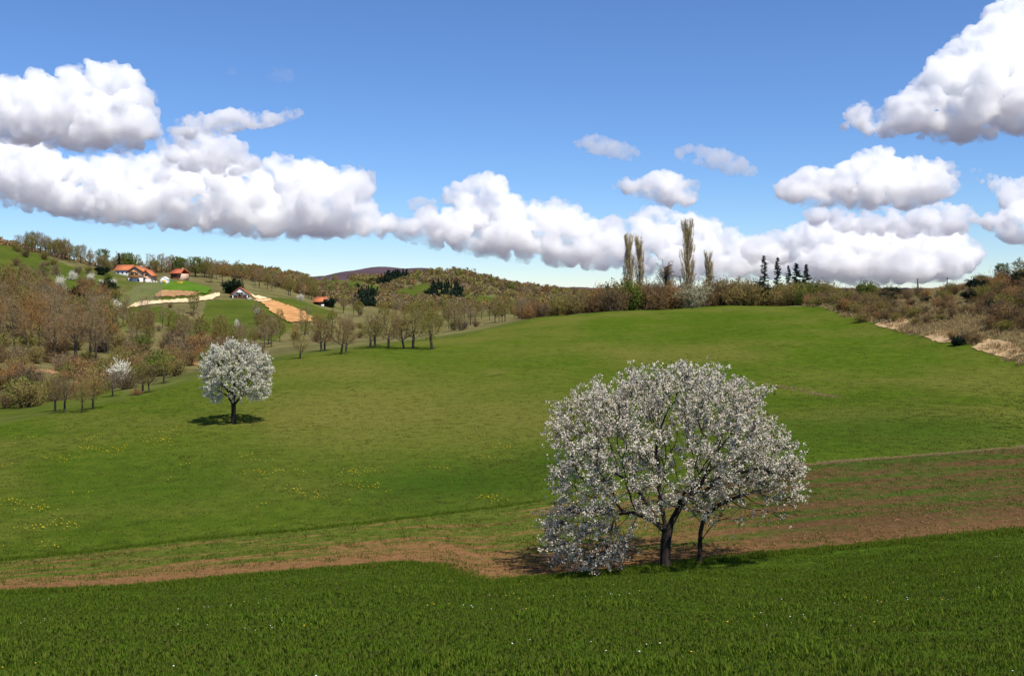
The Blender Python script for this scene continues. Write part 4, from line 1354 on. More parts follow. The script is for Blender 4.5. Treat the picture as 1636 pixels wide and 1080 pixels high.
# the hedge on the crest
G = 'hedge shrubs on the crest'
for loc, px, a, b in scatter(832, 1345, 191, 232, 165, 31, 1.7, lambda px, d: d > meadow_edge(px) + 3):
    kind = 'shrub_brown' if a < 0.36 else ('shrub_olive' if a < 0.74 else ('shrub_rust' if a < 0.92 else 'shrub_lime'))
    top = np.interp(px, [830, 900, 960, 1040, 1120, 1200, 1300, 1345], [2.8, 3.2, 4.6, 5.2, 4.8, 4.9, 4.2, 3.4])
    lab = {'shrub_olive': 'olive budding', 'shrub_brown': 'brown leafless', 'shrub_rust': 'russet leafless', 'shrub_lime': 'fresh green'}[kind]
    plant(kind, loc, top * (0.85 + 0.6 * b), 'hedge_shrub', lab + ' shrub in the hedge on the meadow crest', 'shrub', kind[6:] + ' ' + G, wide=1.05)
G = 'leafless trees in the crest hedge'
for px, d, h, kd in ((838, 196, 5.2, 'wood_grey'), (851, 195, 4.6, 'orchard'), (887, 197, 5.0, 'orchard'), (921, 199, 5.0, 'orchard'), (951, 202, 5.2, 'orchard'), (1038, 215, 5.6, 'wood_grey'), (1150, 214, 6.6, 'wood_olive'), (1165, 212, 6.8, 'wood_grey'), (1180, 214, 7.2, 'wood_olive'), (1195, 212, 7.0, 'wood_grey'),
                     (1208, 213, 6.0, 'wood_olive'), (1250, 212, 5.6, 'wood_olive'), (1265, 206, 5.8, 'wood_olive'), (1282, 204, 5.6, 'wood_lime'), (1318, 190, 4.8, 'wood_olive'), (1120, 206, 4.6, 'wood_grey')):
    plant(kd, at(px, d), h, 'hedge_tree', {'wood_grey': 'grey leafless tree rising from the crest hedge', 'orchard': 'dark-stemmed leafless tree at the thin end of the crest hedge', 'wood_olive': 'olive budding tree in the crest hedge by the spruces', 'wood_lime': 'fresh green tree in the crest hedge by the spruces'}[kd], 'tree', G + ' ' + kd)
p = at(975, 205); plant('shrub_ever', p, 5.6, 'evergreen_bush', 'dark green bushy tree left of the paired poplars', 'tree', None, 0, wide=0.8)
# poplars
def rise(px, d, top):
    p = at(px, d)
    return p, (HOR - top) / FPX * d + EYE - p.z
for px, d, top, i, lab in ((1005, 216, 369, 1, 'slender poplar with greenish tip, taller of the close pair'), (1021, 218, 373, 2, 'slender poplar, the thinner of the close pair'),
                           (1098, 220, 346, 0, 'tallest broad bare poplar above the crest hedge'), (1131, 222, 397, 3, 'short thin bare poplar beside the tallest one')):
    p, h = rise(px, d, top)
    plant('poplar', p, h, 'poplar_tree', lab, 'tree', None, i, 0.4, wide=1.15)
# spruces
for px, d, top, i, wd, lab in ((1221, 206, 409, 0, 1.15, 'tall dark spruce with open branches in the crest hedge'), (1242, 214, 412, 1, 1.05, 'narrow spruce next to the tallest spruce in the hedge'), (1260, 220, 425, 1, 1.1, 'short thin spruce, middle of the hedge spruces'),
                               (1272, 222, 420, 2, 1.25, 'dense dark spruce beside the thin spruce in the hedge'), (1288, 222, 422, 2, 1.05, 'dark blunt spruce at the meadow side of the hedge end')):
    p, h = rise(px, d, top)
    plant('conifer', p, h, 'spruce_tree', lab, 'tree', None, i, wide=wd)
p = at(1110, 200); plant('shrub_cream', p, 5.6, 'blossoming_bush', 'large greenish-white blossoming bush below the tallest poplar', 'bush', None, 0, wide=1.1)
p = at(1085, 203); plant('shrub_olive', p, 2.6, 'hedge_shrub', 'low round olive shrub beside the greenish-white blossoming bush', 'shrub')

# ivy-clad dead tree with stubby crown
def ivy_tree():
    p, h = rise(1065, 213, 408)
    r = np.random.default_rng(55)
    tr, br, iv = MB(), MB(), MB()
    tr.tube([(0, 0, -0.5), (0.05, 0, h * 0.3), (-0.05, 0, h * 0.62), (0.0, 0, h * 0.8)], [0.34, 0.3, 0.24, 0.1], 8)
    for i in range(46):
        an = r.uniform(0, 6.28); z0 = h * r.uniform(0.38, 0.8)
        L = r.uniform(1.6, 3.0)
        t = np.linspace(0, 1, 7)[:, None]
        el = r.uniform(0.2, 1.1)
        c = np.hstack([math.cos(an) * L * np.cos(el) * t, math.sin(an) * L * np.cos(el) * t, z0 + L * math.sin(el) * t + 0.35 * np.sin(t * 5 + an)])
        c[:, 2] = np.minimum(c[:, 2], h)
        br.tube(c, np.linspace(0.09, 0.02, 7), 4, a=0.4)
        k = r.integers(2, 7, 26)
        q = c[k]
        v = r.normal(size=(26, 3)) + np.array([math.cos(an), math.sin(an), 0.6]); v /= np.linalg.norm(v, axis=1, keepdims=True)
        br.blades(q, q + v * r.uniform(0.4, 1.0, (26, 1)), 0.035, r.random(26), r)
    n = 2600
    z = r.uniform(0.02, 0.78, n) * h
    an = r.uniform(0, 6.28, n)
    w = (0.36 + 0.18 * np.sin(z * 1.1) + 0.12 * np.sin(z * 3.0)) * r.uniform(0.7, 1.25, n)
    iv.leaves(np.stack([np.cos(an) * w, np.sin(an) * w, z], -1), r.uniform(0.06, 0.14, n), r.random(n), r)
    e = empty('ivy_clad_tree', p)
    tag(e, 'leafless tree with ivy-dark trunk and stubby branches beside the tallest poplar', 'tree')
    link('trunk', tr.mesh('trunk', M_bark2, True), e)
    link('branches', br.mesh('branches', M_br_grey), e)
    tag(link('ivy', iv.mesh('ivy', M_ever), e), kind='stuff')
ivy_tree()

# shrubs on the bank
G = 'shrubs on the bank'
for loc, px, a, b in scatter(1292, 1680, 100, 190, 170, 33, 1.3, lambda px, d: meadow_edge(px) + 3 < d < np.interp(px, [1292, 1350, 1450, 1520, 1609, 1680], [186, 162, 147, 138, 130, 126]) and not (1400 < px < 1580 and d < np.interp(px, [1400, 1480, 1580], [127, 117, 110]))):
    kind = 'shrub_brown' if a < 0.55 else ('shrub_rust' if a < 0.75 else ('shrub_olive' if a < 0.93 else 'shrub_ever'))
    lab = {'shrub_olive': 'olive budding', 'shrub_brown': 'brown leafless', 'shrub_rust': 'russet leafless', 'shrub_ever': 'dark evergreen'}[kind]
    plant(kind, loc, (0.9 + 1.1 * b) * np.interp(px, [1292, 1400, 1480, 1540, 1609], [1.4, 1.15, 0.75, 0.85, 1.3]), 'bank_shrub', lab + ' shrub on the dry bank right of the meadow', 'shrub', kind[6:] + ' ' + G, wide=1.3)
for px, d, h, kind, lab in ((1385, 175, 3.2, 'shrub_lime', 'bright green bush on the skyline of the bank'), (1377, 131, 1.7, 'shrub_olive', 'pale olive bush low on the bank by the meadow edge'),
                            (1530, 101, 1.1, 'shrub_ever', 'low dark evergreen bush at the foot of the bank'), (1541, 102, 1.5, 'shrub_brown', 'brown leafless bush beside the low evergreen at the bank foot'), (1556, 100, 1.3, 'shrub_brown', 'rounded brown leafless bush beside bare earth at the bank foot'), (1522, 104, 1.2, 'shrub_rust', 'russet leafless bush beside the low evergreen at the bank foot'), (1566, 138, 1.6, 'shrub_olive', 'thin olive bush on the bank skyline near the leaning pole')):
    plant(kind, at(px, d), h, 'bank_bush', lab, 'bush', wide=1.2)
for px, d, top, lab in ((1600, 128, 420, 'dark green tree on top of the bank'), (1628, 130, 410, 'taller dark green tree at the end of the bank'), (1572, 131, 440, 'small airy dark green tree on the bank top')):
    p, h = rise(px, d, top)
    plant('wood_lime' if px != 1628 else 'wood_olive', p, h, 'bank_tree', lab, 'tree', None, 0)

# far woods on the hills: masses of crowns nobody could count
def clump(name, mat, seed, n=110, rad=(2.6, 2.6, 2.6), size=0.55, cone=False):
    r = np.random.default_rng(seed)
    b = MB()
    if cone:
        z = r.random(n) ** 1.3
        an = r.uniform(0, 6.28, n)
        w = (1 - z) * r.uniform(0.5, 1.1, n)
        p = np.stack([np.cos(an) * w * rad[0], np.sin(an) * w * rad[1], 0.3 + z * rad[2] * 2.4], -1)
    else:
        p = ellipsoid_pts(n, (0, 0, rad[2] * 0.95), rad, r, 0.5, 0.1)
    b.leaves(p, size * r.uniform(0.5, 1.3, len(p)), r.random(len(p)), r)
    q = p[r.integers(0, len(p), len(p))]
    b.blades(q * np.array([0.5, 0.5, 0.5]), q * 1.05, 0.09, r.random(len(q)), r)
    return b.mesh(name, mat)


def instancer(name, protos, P, rotz, scale, which, label, cat, kind='stuff', tilt=None):
    """one stuff object: points with attributes, instanced by geometry nodes"""
    col = bpy.data.collections.new(name + '_pieces')
    for i, m in enumerate(protos):
        o = bpy.data.objects.new('%s_piece_%02d' % (name, i), m)
        col.objects.link(o)
    me = bpy.data.meshes.new(name)
    P = np.asarray(P, np.float32)
    me.vertices.add(len(P)); me.vertices.foreach_set('co', P.ravel())
    n = len(P)
    rot = np.zeros((n, 3), np.float32); rot[:, 2] = rotz
    if tilt is not None: rot[:, :2] = tilt
    a = me.attributes.new('rot', 'FLOAT_VECTOR', 'POINT'); a.data.foreach_set('vector', rot.ravel())
    a = me.attributes.new('scl', 'FLOAT', 'POINT'); a.data.foreach_set('value', np.asarray(scale, np.float32))
    a = me.attributes.new('idx', 'INT', 'POINT'); a.data.foreach_set('value', np.asarray(which, np.int32))
    o = link(name, me)
    ng = bpy.data.node_groups.new(name + '_nodes', 'GeometryNodeTree')
    ng.interface.new_socket('Geometry', in_out='INPUT', socket_type='NodeSocketGeometry')
    ng.interface.new_socket('Geometry', in_out='OUTPUT', socket_type='NodeSocketGeometry')
    N = ng.nodes.new
    gi, go = N('NodeGroupInput'), N('NodeGroupOutput')
    ci = N('GeometryNodeCollectionInfo'); ci.inputs['Collection'].default_value = col
    ci.inputs['Separate Children'].default_value = True; ci.inputs['Reset Children'].default_value = True
    ip = N('GeometryNodeInstanceOnPoints'); ip.inputs['Pick Instance'].default_value = True
    def na(nm, ty):
        q = N('GeometryNodeInputNamedAttribute'); q.data_type = ty; q.inputs['Name'].default_value = nm
        return q.outputs['Attribute']
    L = ng.links.new
    L(gi.outputs[0], ip.inputs['Points']); L(ci.outputs[0], ip.inputs['Instance'])
    L(na('rot', 'FLOAT_VECTOR'), ip.inputs['Rotation']); L(na('scl', 'FLOAT'), ip.inputs['Scale']); L(na('idx', 'INT'), ip.inputs['Instance Index'])
    L(ip.outputs[0], go.inputs[0])
    md = o.modifiers.new('scatter', 'NODES'); md.node_group = ng
    return tag(o, label, cat, None, kind)

_cl = [clump('c', M_br_brown, 1), clump('c', M_br_olive, 2), clump('c', M_br_grey, 3), clump('c', M_br_rust, 4), clump('c', M_br_lime, 5), clump('c', M_br_olive, 6, rad=(3, 3, 2.2)), clump('c', M_ever, 7, 130, (1.8, 1.8, 2.6), 0.5, True), clump('c', M_ever, 8, 130, (2.2, 2.2, 2.4), 0.55)]
r = np.random.default_rng(77)
n = 16000
px = r.uniform(-250, 1750, n); d = np.exp(r.uniform(math.log(385), math.log(1150), n))
x = (px - 818) / FPX * d
z = H(x, d)
_px, py = to_px(x, d, z)
green = np.zeros(n, bool)
for poly, d0, d1 in GREEN[7:]:
    green |= in_poly(px, py, poly) & (d > d0)
nz = np.sin(x * 0.035 + 1.5 * np.sin(d * 0.02)) * np.sin(d * 0.026 + x * 0.01)
nz2 = np.sin(x * 0.013 + 4) * np.sin(d * 0.009 + 1)
keep = (~green | (r.random(n) < 0.06)) & (r.random(n) < np.clip(0.64 + nz * 0.65, 0.08, 1))
ever = in_poly(px, py, [(672, 478), (690, 460), (730, 458), (742, 470), (735, 482)]) | in_poly(px, py, [(600, 455), (625, 440), (655, 434), (650, 447), (615, 458)]) | in_poly(px, py, [(560, 492), (580, 470), (605, 468), (600, 490)])
cat_r = r.random(n) + nz2 * 0.25
idx = np.select([cat_r < 0.22, cat_r < 0.45, cat_r < 0.62, cat_r < 0.72, cat_r < 0.78, cat_r < 0.97], [0, 1, 2, 3, 4, 5], 7)
idx = np.where(ever, np.where(r.random(n) < 0.6, 6, 7), idx)
idx = np.where(idx == 7, np.where((r.random(n) < 0.35) | ever, 7, 1), idx)
keep |= ever
sc = r.uniform(0.55, 1.25, n) * np.clip(d / 700, 0.75, 1.15)
instancer('distant_woods', _cl, np.stack([x, d, z - 0.2], -1)[keep], r.uniform(0, 6.28, n)[keep], sc[keep], idx[keep], 'brown and olive spring woods covering the far hills', 'woods')

# ------------------------------------------------------------------ houses
def box_mb(mb, x0, x1, y0, y1, z0, z1):
    c = np.array([(x, y, z) for z in (z0, z1) for x, y in ((x0, y0), (x1, y0), (x1, y1), (x0, y1))], float)
    mb.add(c, quads=[(3, 2, 1, 0), (4, 5, 6, 7), (0, 1, 5, 4), (1, 2, 6, 5), (2, 3, 7, 6), (3, 0, 4, 7)])
    return mb


def box_part(name, mat, parent, *b):
    return link(name, box_mb(MB(), *b).mesh(name, mat), parent)


def tile_mat(name, a, b):
    t = NT(name)
    co = t.coord(obj=True)
    w = t.n('ShaderNodeTexWave', wave_type='BANDS', bands_direction='X')
    w.inputs['Scale'].default_value = 1.6
    t.l(co, w.inputs['Vector'])
    n = t.noise(1.4, 5, 0.7, vec=co)
    c = t.ramp(n, [(0.3, a), (0.7, b)])
    return t.bsdf(c, 0.85, t.bump(w.outputs['Fac'], 0.4, 0.05), 0.2)

M_tile = tile_mat('orange_tiles', (0.40, 0.115, 0.045), (0.56, 0.20, 0.085))
M_tile_red = tile_mat('red_tiles', (0.36, 0.085, 0.04), (0.50, 0.14, 0.06))
M_white = simple_mat('white_render', (0.78, 0.76, 0.72), 0.08, 1.5)
M_peach = simple_mat('peach_render', (0.60, 0.40, 0.27), 0.1, 1.5)
M_timber = simple_mat('red_brown_timber', (0.24, 0.075, 0.035), 0.3, 3)
M_darkwood = simple_mat('dark_wood', (0.05, 0.03, 0.022), 0.3, 3)
M_orange_wood = simple_mat('orange_boards', (0.50, 0.24, 0.07), 0.2, 3)
M_yellow = simple_mat('yellow_boards', (0.62, 0.38, 0.06), 0.15, 4)
M_stone = simple_mat('grey_stone', (0.30, 0.27, 0.24), 0.35, 3)
M_glass = NT('window_glass').bsdf((0.02, 0.025, 0.03), 0.08, None, 0.5)


def gable_body(name, mat, parent, W, D, eave, ridge, base=-0.6, apex=None):
    """walls with gables at front (y = 0) and back, ridge running in y"""
    a = W / 2 if apex is None else apex
    p = [(0, 0), (W, 0), (W, eave), (a, ridge), (0, eave)]
    co = [(x, 0, base if z == 0 else z) for x, z in p] + [(x, D, base if z == 0 else z) for x, z in p]
    mb = MB()
    mb.add(co, quads=[(0, 1, 6, 5), (1, 2, 7, 6), (4, 0, 5, 9), (2, 3, 8, 7), (3, 4, 9, 8)], pents=[(4, 3, 2, 1, 0), (5, 6, 7, 8, 9)])
    return link(name, mb.mesh(name, mat), parent)


def gable_roof(parent, W, D, eave, ridge, mat, over=0.35, front=0.4, th=0.16, apex=None):
    a = W / 2 if apex is None else apex
    out = []
    for side in (0, 1):
        run = a if side == 0 else W - a
        sl = (ridge - eave) / run
        x_e = -over if side == 0 else W + over
        z_e = eave - over * sl
        co = []
        for y in (-front, D + front):
            co += [(x_e, y, z_e + 0.03), (a, y, ridge + 0.03), (a, y, ridge + 0.03 + th), (x_e, y, z_e + 0.03 + th)]
        mb = MB()
        f = [(0, 1, 2, 3), (7, 6, 5, 4), (0, 4, 5, 1), (1, 5, 6, 2), (2, 6, 7, 3), (3, 7, 4, 0)]
        if side == 1: f = [q[::-1] for q in f]
        mb.add(co, quads=f)
        out.append(link('roof', mb.mesh('roof', mat), parent))
    return out


def window(parent, x0, x1, z0, z1, y=0.0, frame=None, name='window'):
    w = box_part(name, frame or M_white, parent, x0, x1, y - 0.05, y + 0.05, z0, z1)
    t = min(0.09, (x1 - x0) * 0.14)
    box_part('pane', M_glass, w, x0 + t, x1 - t, y - 0.065, y - 0.045, z0 + t, z1 - t)
    return w


def base_at(px, py, dmin=200):
    p = hit(px, py, dmin)
    return p, p.y / FPX

# two-storey house with balcony
p, k = base_at(216, 450)
h = empty('farmhouse', (p.x - 11 * k, p.y, p.z)); tag(h, 'two-storey peach house with orange tiled gable and balcony on the hill', 'house')
W = 22 * k
gable_body('wall', M_peach, h, W, 7.0, 16.5 * k, 24 * k, 5.6 * k, 10.5 * k)
box_part('ground_storey', M_white, h, -0.02, W + 0.02, -0.02, 7.02, -1.0, 5.55 * k)
for q in gable_roof(h, W, 7.0, 16.5 * k, 24 * k, M_tile, 0.45, 0.5, 0.2, 10.5 * k): pass
box_part('chimney', M_stone, q, 13.5 * k, 16 * k, 3, 3.6, 20 * k, 26 * k)
window(h, 4 * k, 8.6 * k, 10.6 * k, 14.0 * k, 0, M_darkwood)
window(h, 11 * k, 15.4 * k, 10.6 * k, 14.0 * k, 0, M_darkwood)
box_part('gable_boards', M_orange_wood, h, 3.5 * k, 16.5 * k, -0.09, -0.03, 14.3 * k, 16.6 * k)
bal = box_part('balcony', M_orange_wood, h, 2.6 * k, 17.2 * k, -0.9, -0.03, 7.0 * k, 7.5 * k)
for i in range(12):
    x = (2.8 + i * 1.28) * k
    box_part('baluster', M_orange_wood, bal, x, x + 0.07, -0.88, -0.82, 7.52 * k, 10.0 * k)
box_part('handrail', M_orange_wood, bal, 2.6 * k, 17.2 * k, -0.9, -0.8, 10.02 * k, 10.5 * k)
window(h, 2.5 * k, 6 * k, 1.2 * k, 4.2 * k, -0.02)
box_part('door', M_darkwood, h, 15 * k, 18 * k, -0.06, 0.02, 0, 4.6 * k)
# wing
gable_body('wing_wall', M_peach, h, 13 * k, 5.0, 10 * k, 18.5 * k, -1.0, 4 * k).location = (W + 0.02, 0.6, 0)
for q in gable_roof(h, 13 * k, 5.0, 10 * k, 18.5 * k, M_tile, 0.35, 0.5, 0.18, 4 * k):
    q.location = (W + 0.04, 0.6, 0)
window(h, W + 1.2 * k, W + 4.5 * k, 2.5 * k, 6.4 * k, 0.6, M_darkwood)
window(h, W + 3 * k, W + 8 * k, 9.2 * k, 11.6 * k, 0.6, M_darkwood)
box_part('stair', M_white, h, W + 7 * k, W + 13.5 * k, -1.2, 0.5, -1.0, 3.5 * k)

# long low building left of it
p, k = base_at(193, 440)
h = empty('long_barn', (p.x - 12.5 * k, p.y + 2, p.z)); tag(h, 'long low farm building with pale orange roof beside the peach house', 'barn')
box_part('wall', M_white, h, 0, 25 * k, 0, 5, -1.0, 9 * k)
mb = MB()
L, e0, rg = 25.5 * k, 8.2 * k, 16.5 * k
for y0, y1 in ((-0.4, 2.5), (5.4, 2.5)):
    co = [(-0.3, y0, e0), (L, y0, e0), (L, y1, rg), (-0.3, y1, rg)]
    co2 = co + [(x, y, z + 0.18) for x, y, z in co]
    mb.add(co2, quads=[(0, 1, 2, 3), (4, 5, 6, 7), (0, 1, 5, 4), (1, 2, 6, 5), (2, 3, 7, 6), (3, 0, 4, 7)])
link('roof', mb.mesh('roof', M_tile), h)
for i in range(3): window(h, (3 + i * 7) * k, (6 + i * 7) * k, 3 * k, 6 * k)

# red timber house
p, k = base_at(283, 446)
h = empty('timber_house', (p.x - 10.5 * k, p.y, p.z), math.radians(-14)); tag(h, 'small red-brown timber house with orange roof on the hill', 'house')
box_part('wall', M_timber, h, 0, 12 * k, 0, 4.6, -1.0, 9.5 * k)
box_part('porch_wall', M_peach, h, 12.05 * k, 19 * k, 0.1, 4.5, -1.0, 8.6 * k)
mb = MB(); L = 20.5 * k
for y0, y1 in ((-0.5, 2.3), (5.1, 2.3)):
    co = [(-0.4, y0, 9.0 * k), (L, y0, 9.0 * k), (L - 0.6, y1, 16 * k), (0.2, y1, 16 * k)]
    mb.add(co + [(x, y, z + 0.17) for x, y, z in co], quads=[(0, 1, 2, 3), (4, 5, 6, 7), (0, 1, 5, 4), (1, 2, 6, 5), (2, 3, 7, 6), (3, 0, 4, 7)])
rf = link('roof', mb.mesh('roof', M_tile_red), h)
box_part('chimney', M_stone, rf, 12 * k, 14 * k, 2.6, 3.0, 14 * k, 18.5 * k)
for i in range(2): window(h, (2 + i * 5) * k, (4.6 + i * 5) * k, 3.5 * k, 6.6 * k, 0, M_darkwood)
window(h, 14 * k, 17 * k, 3.4 * k, 6.4 * k, 0.1, M_darkwood)

# white shed with yellow door
p, k = base_at(261, 454)
h = empty('white_shed', (p.x - 6 * k, p.y, p.z)); tag(h, 'tiny white gabled shed with yellow door below the houses', 'shed')
gable_body('wall', M_white, h, 12 * k, 2.6, 7.5 * k, 11.5 * k, -0.6)
gable_roof(h, 12 * k, 2.6, 7.5 * k, 11.5 * k, M_white, 0.12, 0.12, 0.08)
box_part('door', M_yellow, h, 4.2 * k, 10 * k, -0.06, 0.02, 0, 7.0 * k)
# stack of yellow boards
p, k = base_at(285, 453)
h = empty('timber_stack', (p.x - 6 * k, p.y, p.z)); tag(h, 'low stack of yellow boards on the grass beside the white shed', 'boards')
for i in range(5):
    box_part('board', M_yellow, h, (0.6 * i) * k, (12 + 0.3 * i) * k, 0.1 * i, 0.5 + 0.1 * i, -0.15 + i * 0.16, -0.01 + i * 0.16)
# garden wall
p, k = base_at(246, 452)
h = empty('garden_wall', (p.x - 5 * k, p.y, p.z)); tag(h, 'short pale garden wall between peach house and white shed', 'wall')
for i in range(5): box_part('stone', M_stone if i % 2 else M_white, h, i * 2 * k, (i * 2 + 1.9) * k, 0, 0.4, -0.4, (2.2 + 0.5 * (i % 3)) * k)

# white gabled house
p, k = base_at(383, 477)
h = empty('gabled_house', (p.x - 13 * k, p.y, p.z), math.radians(12)); tag(h, 'white gabled house with red roof above the dirt slope', 'house')
W = 26 * k
box_part('ground_storey', M_darkwood, h, 0.1, W - 0.1, 0.1, 5.4, -1.0, 4.6 * k)
gable_body('wall', M_white, h, W, 5.5, 7.4 * k, 17 * k, 4.65 * k)
gable_roof(h, W, 5.5, 7.4 * k, 17 * k, M_tile_red, 0.6, 0.3, 0.2)
window(h, 7 * k, 10.5 * k, 7.2 * k, 9.8 * k, 0, M_darkwood)
window(h, 14 * k, 17.5 * k, 7.2 * k, 9.8 * k, 0, M_darkwood)
for i in range(4): box_part('post', M_white if i in (0, 3) else M_timber, h, (1.5 + i * 7.4) * k, (2.6 + i * 7.4) * k, -0.5, -0.3, -1.0, 4.6 * k)
box_part('door', M_darkwood, h, 11 * k, 13.4 * k, -0.06, 0.05, 4.7 * k, 9.4 * k)
box_part('step', M_stone, h, 24 * k, 31 * k, -1.0, 0.2, -1.0, 1.6 * k)

# orange-roofed barn in the valley
p, k = base_at(511, 488)
h = empty('hay_barn', (p.x - 10.5 * k, p.y, p.z), math.radians(-16)); tag(h, 'dark barn with bright orange roof in the valley', 'barn')
box_part('wall', M_darkwood, h, 0, 20 * k, 0, 4.2, -1.0, 6.5 * k)
mb = MB(); mb.add([(20.02 * k, 0.05, 6.4 * k), (20.02 * k, 4.15, 6.4 * k), (20.02 * k, 2.1, 12.2 * k), (19.6 * k, 0.05, 6.4 * k), (19.6 * k, 4.15, 6.4 * k), (19.6 * k, 2.1, 12.2 * k)], tris=[(0, 1, 2), (5, 4, 3)], quads=[(0, 3, 4, 1), (1, 4, 5, 2), (2, 5, 3, 0)])
link('gable', mb.mesh('gable', M_white), h)
mb = MB()
for y0, y1 in ((-0.5, 2.1), (4.7, 2.1)):
    co = [(-0.4, y0, 5.6 * k), (21 * k, y0, 5.6 * k), (21 * k, y1, 12.8 * k), (-0.4, y1, 12.8 * k)]
    mb.add(co + [(x, y, z + 0.16) for x, y, z in co], quads=[(0, 1, 2, 3), (4, 5, 6, 7), (0, 1, 5, 4), (1, 2, 6, 5), (2, 3, 7, 6), (3, 0, 4, 7)])
link('roof', mb.mesh('roof', M_tile), h)
box_part('door', M_timber, h, 8 * k, 12 * k, -0.06, 0.02, 0, 5 * k)
box_part('trough', M_white, h, 17 * k, 20.5 * k, -1.4, -0.6, -0.6, 1.6 * k)

# tiny house on the far slope
p, k = base_at(800, 484, 380)
h = empty('far_house', (p.x - 4.5 * k, p.y, p.z)); tag(h, 'tiny white house with orange roof on the far wooded slope', 'house')
gable_body('wall', M_white, h, 9 * k, 6, 4 * k, 8 * k, -1.0)
gable_roof(h, 9 * k, 6, 4 * k, 8 * k, M_tile, 0.4, 0.3, 0.3)
window(h, 2 * k, 4 * k, 1.2 * k, 3.2 * k)
window(h, 5 * k, 7 * k, 1.2 * k, 3.2 * k)

# utility poles behind the bank
M_pole = simple_mat('pole_wood', (0.11, 0.09, 0.075), 0.25, 2)
def pole(px, top, d, lean, label, twin):
    p, hh = rise(px, d, top)
    e = empty('utility_pole', p); tag(e, label, 'pole')
    mb = MB(); mb.tube([(0, 0, -0.6), (lean * 0.5, 0, hh * 0.5), (lean, 0, hh)], [0.17, 0.15, 0.12], 8)
    mast = link('mast', mb.mesh('mast', M_pole, True), e)
    if twin:
        mb = MB(); mb.tube([(0.95, 0, -0.6), (lean + 0.06, 0, hh * 0.86)], [0.15, 0.11], 8)
        link('brace', mb.mesh('brace', M_pole, True), e)
    arm = box_part('crossarm', M_pole, e, lean - 0.5, lean + 0.5, -0.22, -0.1, hh - 0.45, hh - 0.33)
    for s in (-0.42, 0.36):
        mb = MB(); mb.tube([(lean + s, -0.16, hh - 0.33), (lean + s, -0.16, hh - 0.2), (lean + s, -0.16, hh - 0.1)], [0.05, 0.08, 0.03], 6)
        link('insulator', mb.mesh('insulator', M_stone), arm)
pole(1465, 445, 300, 0.2, 'braced wooden utility pole on the bank skyline', True)
pole(1512, 443, 300, 0.35, 'leaning single wooden utility pole on the bank skyline', False)

# ------------------------------------------------------------------ grass and flowers
M_blade = tone_mat('grass_blades', (0.06, 0.125, 0.008), (0.17, 0.24, 0.018), 0.65, 0.45, 0.1, (0.12, 0.155, 0.014))
M_blade_m = tone_mat('meadow_blades', (0.072, 0.112, 0.010), (0.145, 0.168, 0.024), 0.65, 0.5, 0.15, (0.125, 0.128, 0.022))
M_straw = tone_mat('straw', (0.20, 0.14, 0.06), (0.52, 0.39, 0.20), 0.8, 0.35, 0.1, (0.30, 0.21, 0.10))
M_dand = simple_mat('dandelion_yellow', (0.72, 0.48, 0.02), 0.1, 5)
M_daisy = simple_mat('daisy_white', (0.75, 0.75, 0.70), 0.05, 5)
M_stalk = simple_mat('stalk_green', (0.06, 0.12, 0.02), 0.2, 5)


def tuft(seed, n, rad, h, w, mat, bend=0.5):
    r = np.random.default_rng(seed)
    an = r.uniform(0, 6.28, n); q = np.sqrt(r.random(n)) * rad
    b = np.stack([np.cos(an) * q, np.sin(an) * q, np.full(n, -0.02)], -1)
    dr = r.uniform(0, 6.28, n)
    d = np.stack([np.cos(dr), np.sin(dr), np.zeros(n)], -1)
    hh = h * r.uniform(0.5, 1.2, n)[:, None]
    bd = bend * hh * r.uniform(0.2, 1.0, n)[:, None]
    up = np.array([0, 0, 1.0])
    s = np.cross(d, up) * w * r.uniform(0.7, 1.3, n)[:, None]
    m = b + up * hh * 0.6 + d * bd * 0.35
    t = b + up * hh + d * bd
    co = np.stack([b - s, b + s, m + s * 0.8, m - s * 0.8, t], 1).reshape(-1, 3)
    i = np.arange(n)[:, None] * 5
    mb = MB()
    tn = r.random(n)
    mb.add(co, quads=i + np.array([[0, 1, 2, 3]]), a=tn)
    mb.v.append(np.zeros((0, 3)))
    mb.t.append((i + np.array([[3, 2, 4]]))); mb.ta.append(tn)
    return mb.mesh('tuft', mat)


def area_scatter(n, d0, d1, px0, px1, seed, p=1.0):
    r = np.random.default_rng(seed)
    d = (d0 ** (2 - p) + r.random(n) * (d1 ** (2 - p) - d0 ** (2 - p))) ** (1 / (2 - p))
    px = r.uniform(px0, px1, n)
    x = (px - 818) / FPX * d
    return x, d, px, r
NEAR_PX = [a for a, b in NEAR_EDGE]; NEAR_PY = [b for a, b in NEAR_EDGE]
FAR_PX = [a for a, b in FAR_EDGE[::-1]]; FAR_PY = [b for a, b in FAR_EDGE[::-1]]

# foreground
x, d, px, r = area_scatter(122000, 6.5, 37, -420, 2060, 501, 0.55)
z = H(x, d)
_, py = to_px(x, d, z)
wob = 3.5 * np.sin(px * 0.06) + 2.5 * np.sin(px * 0.17 + 1)
k = py > np.interp(px, NEAR_PX, NEAR_PY) - 1 + wob * 0.5
tf = [tuft(i, 18, 0.13, 0.055, 0.007, M_blade) for i in range(4)] + [tuft(9, 20, 0.13, 0.085, 0.009, M_blade), tuft(10, 18, 0.15, 0.05, 0.012, M_blade_m)]
from mathutils import noise as mnoise
nz = np.array([mnoise.fractal(Vector((a * 0.7, b * 0.7, 0)), 1.0, 2.0, 4) for a, b in zip(x, d)]) * 1.3
idx = np.where(nz > 0.55, 4, np.where(r.random(len(x)) < 0.25, 5, r.integers(0, 4, len(x))))
sc = r.uniform(0.55, 1.3, len(x)) * (1 + 0.35 * nz)
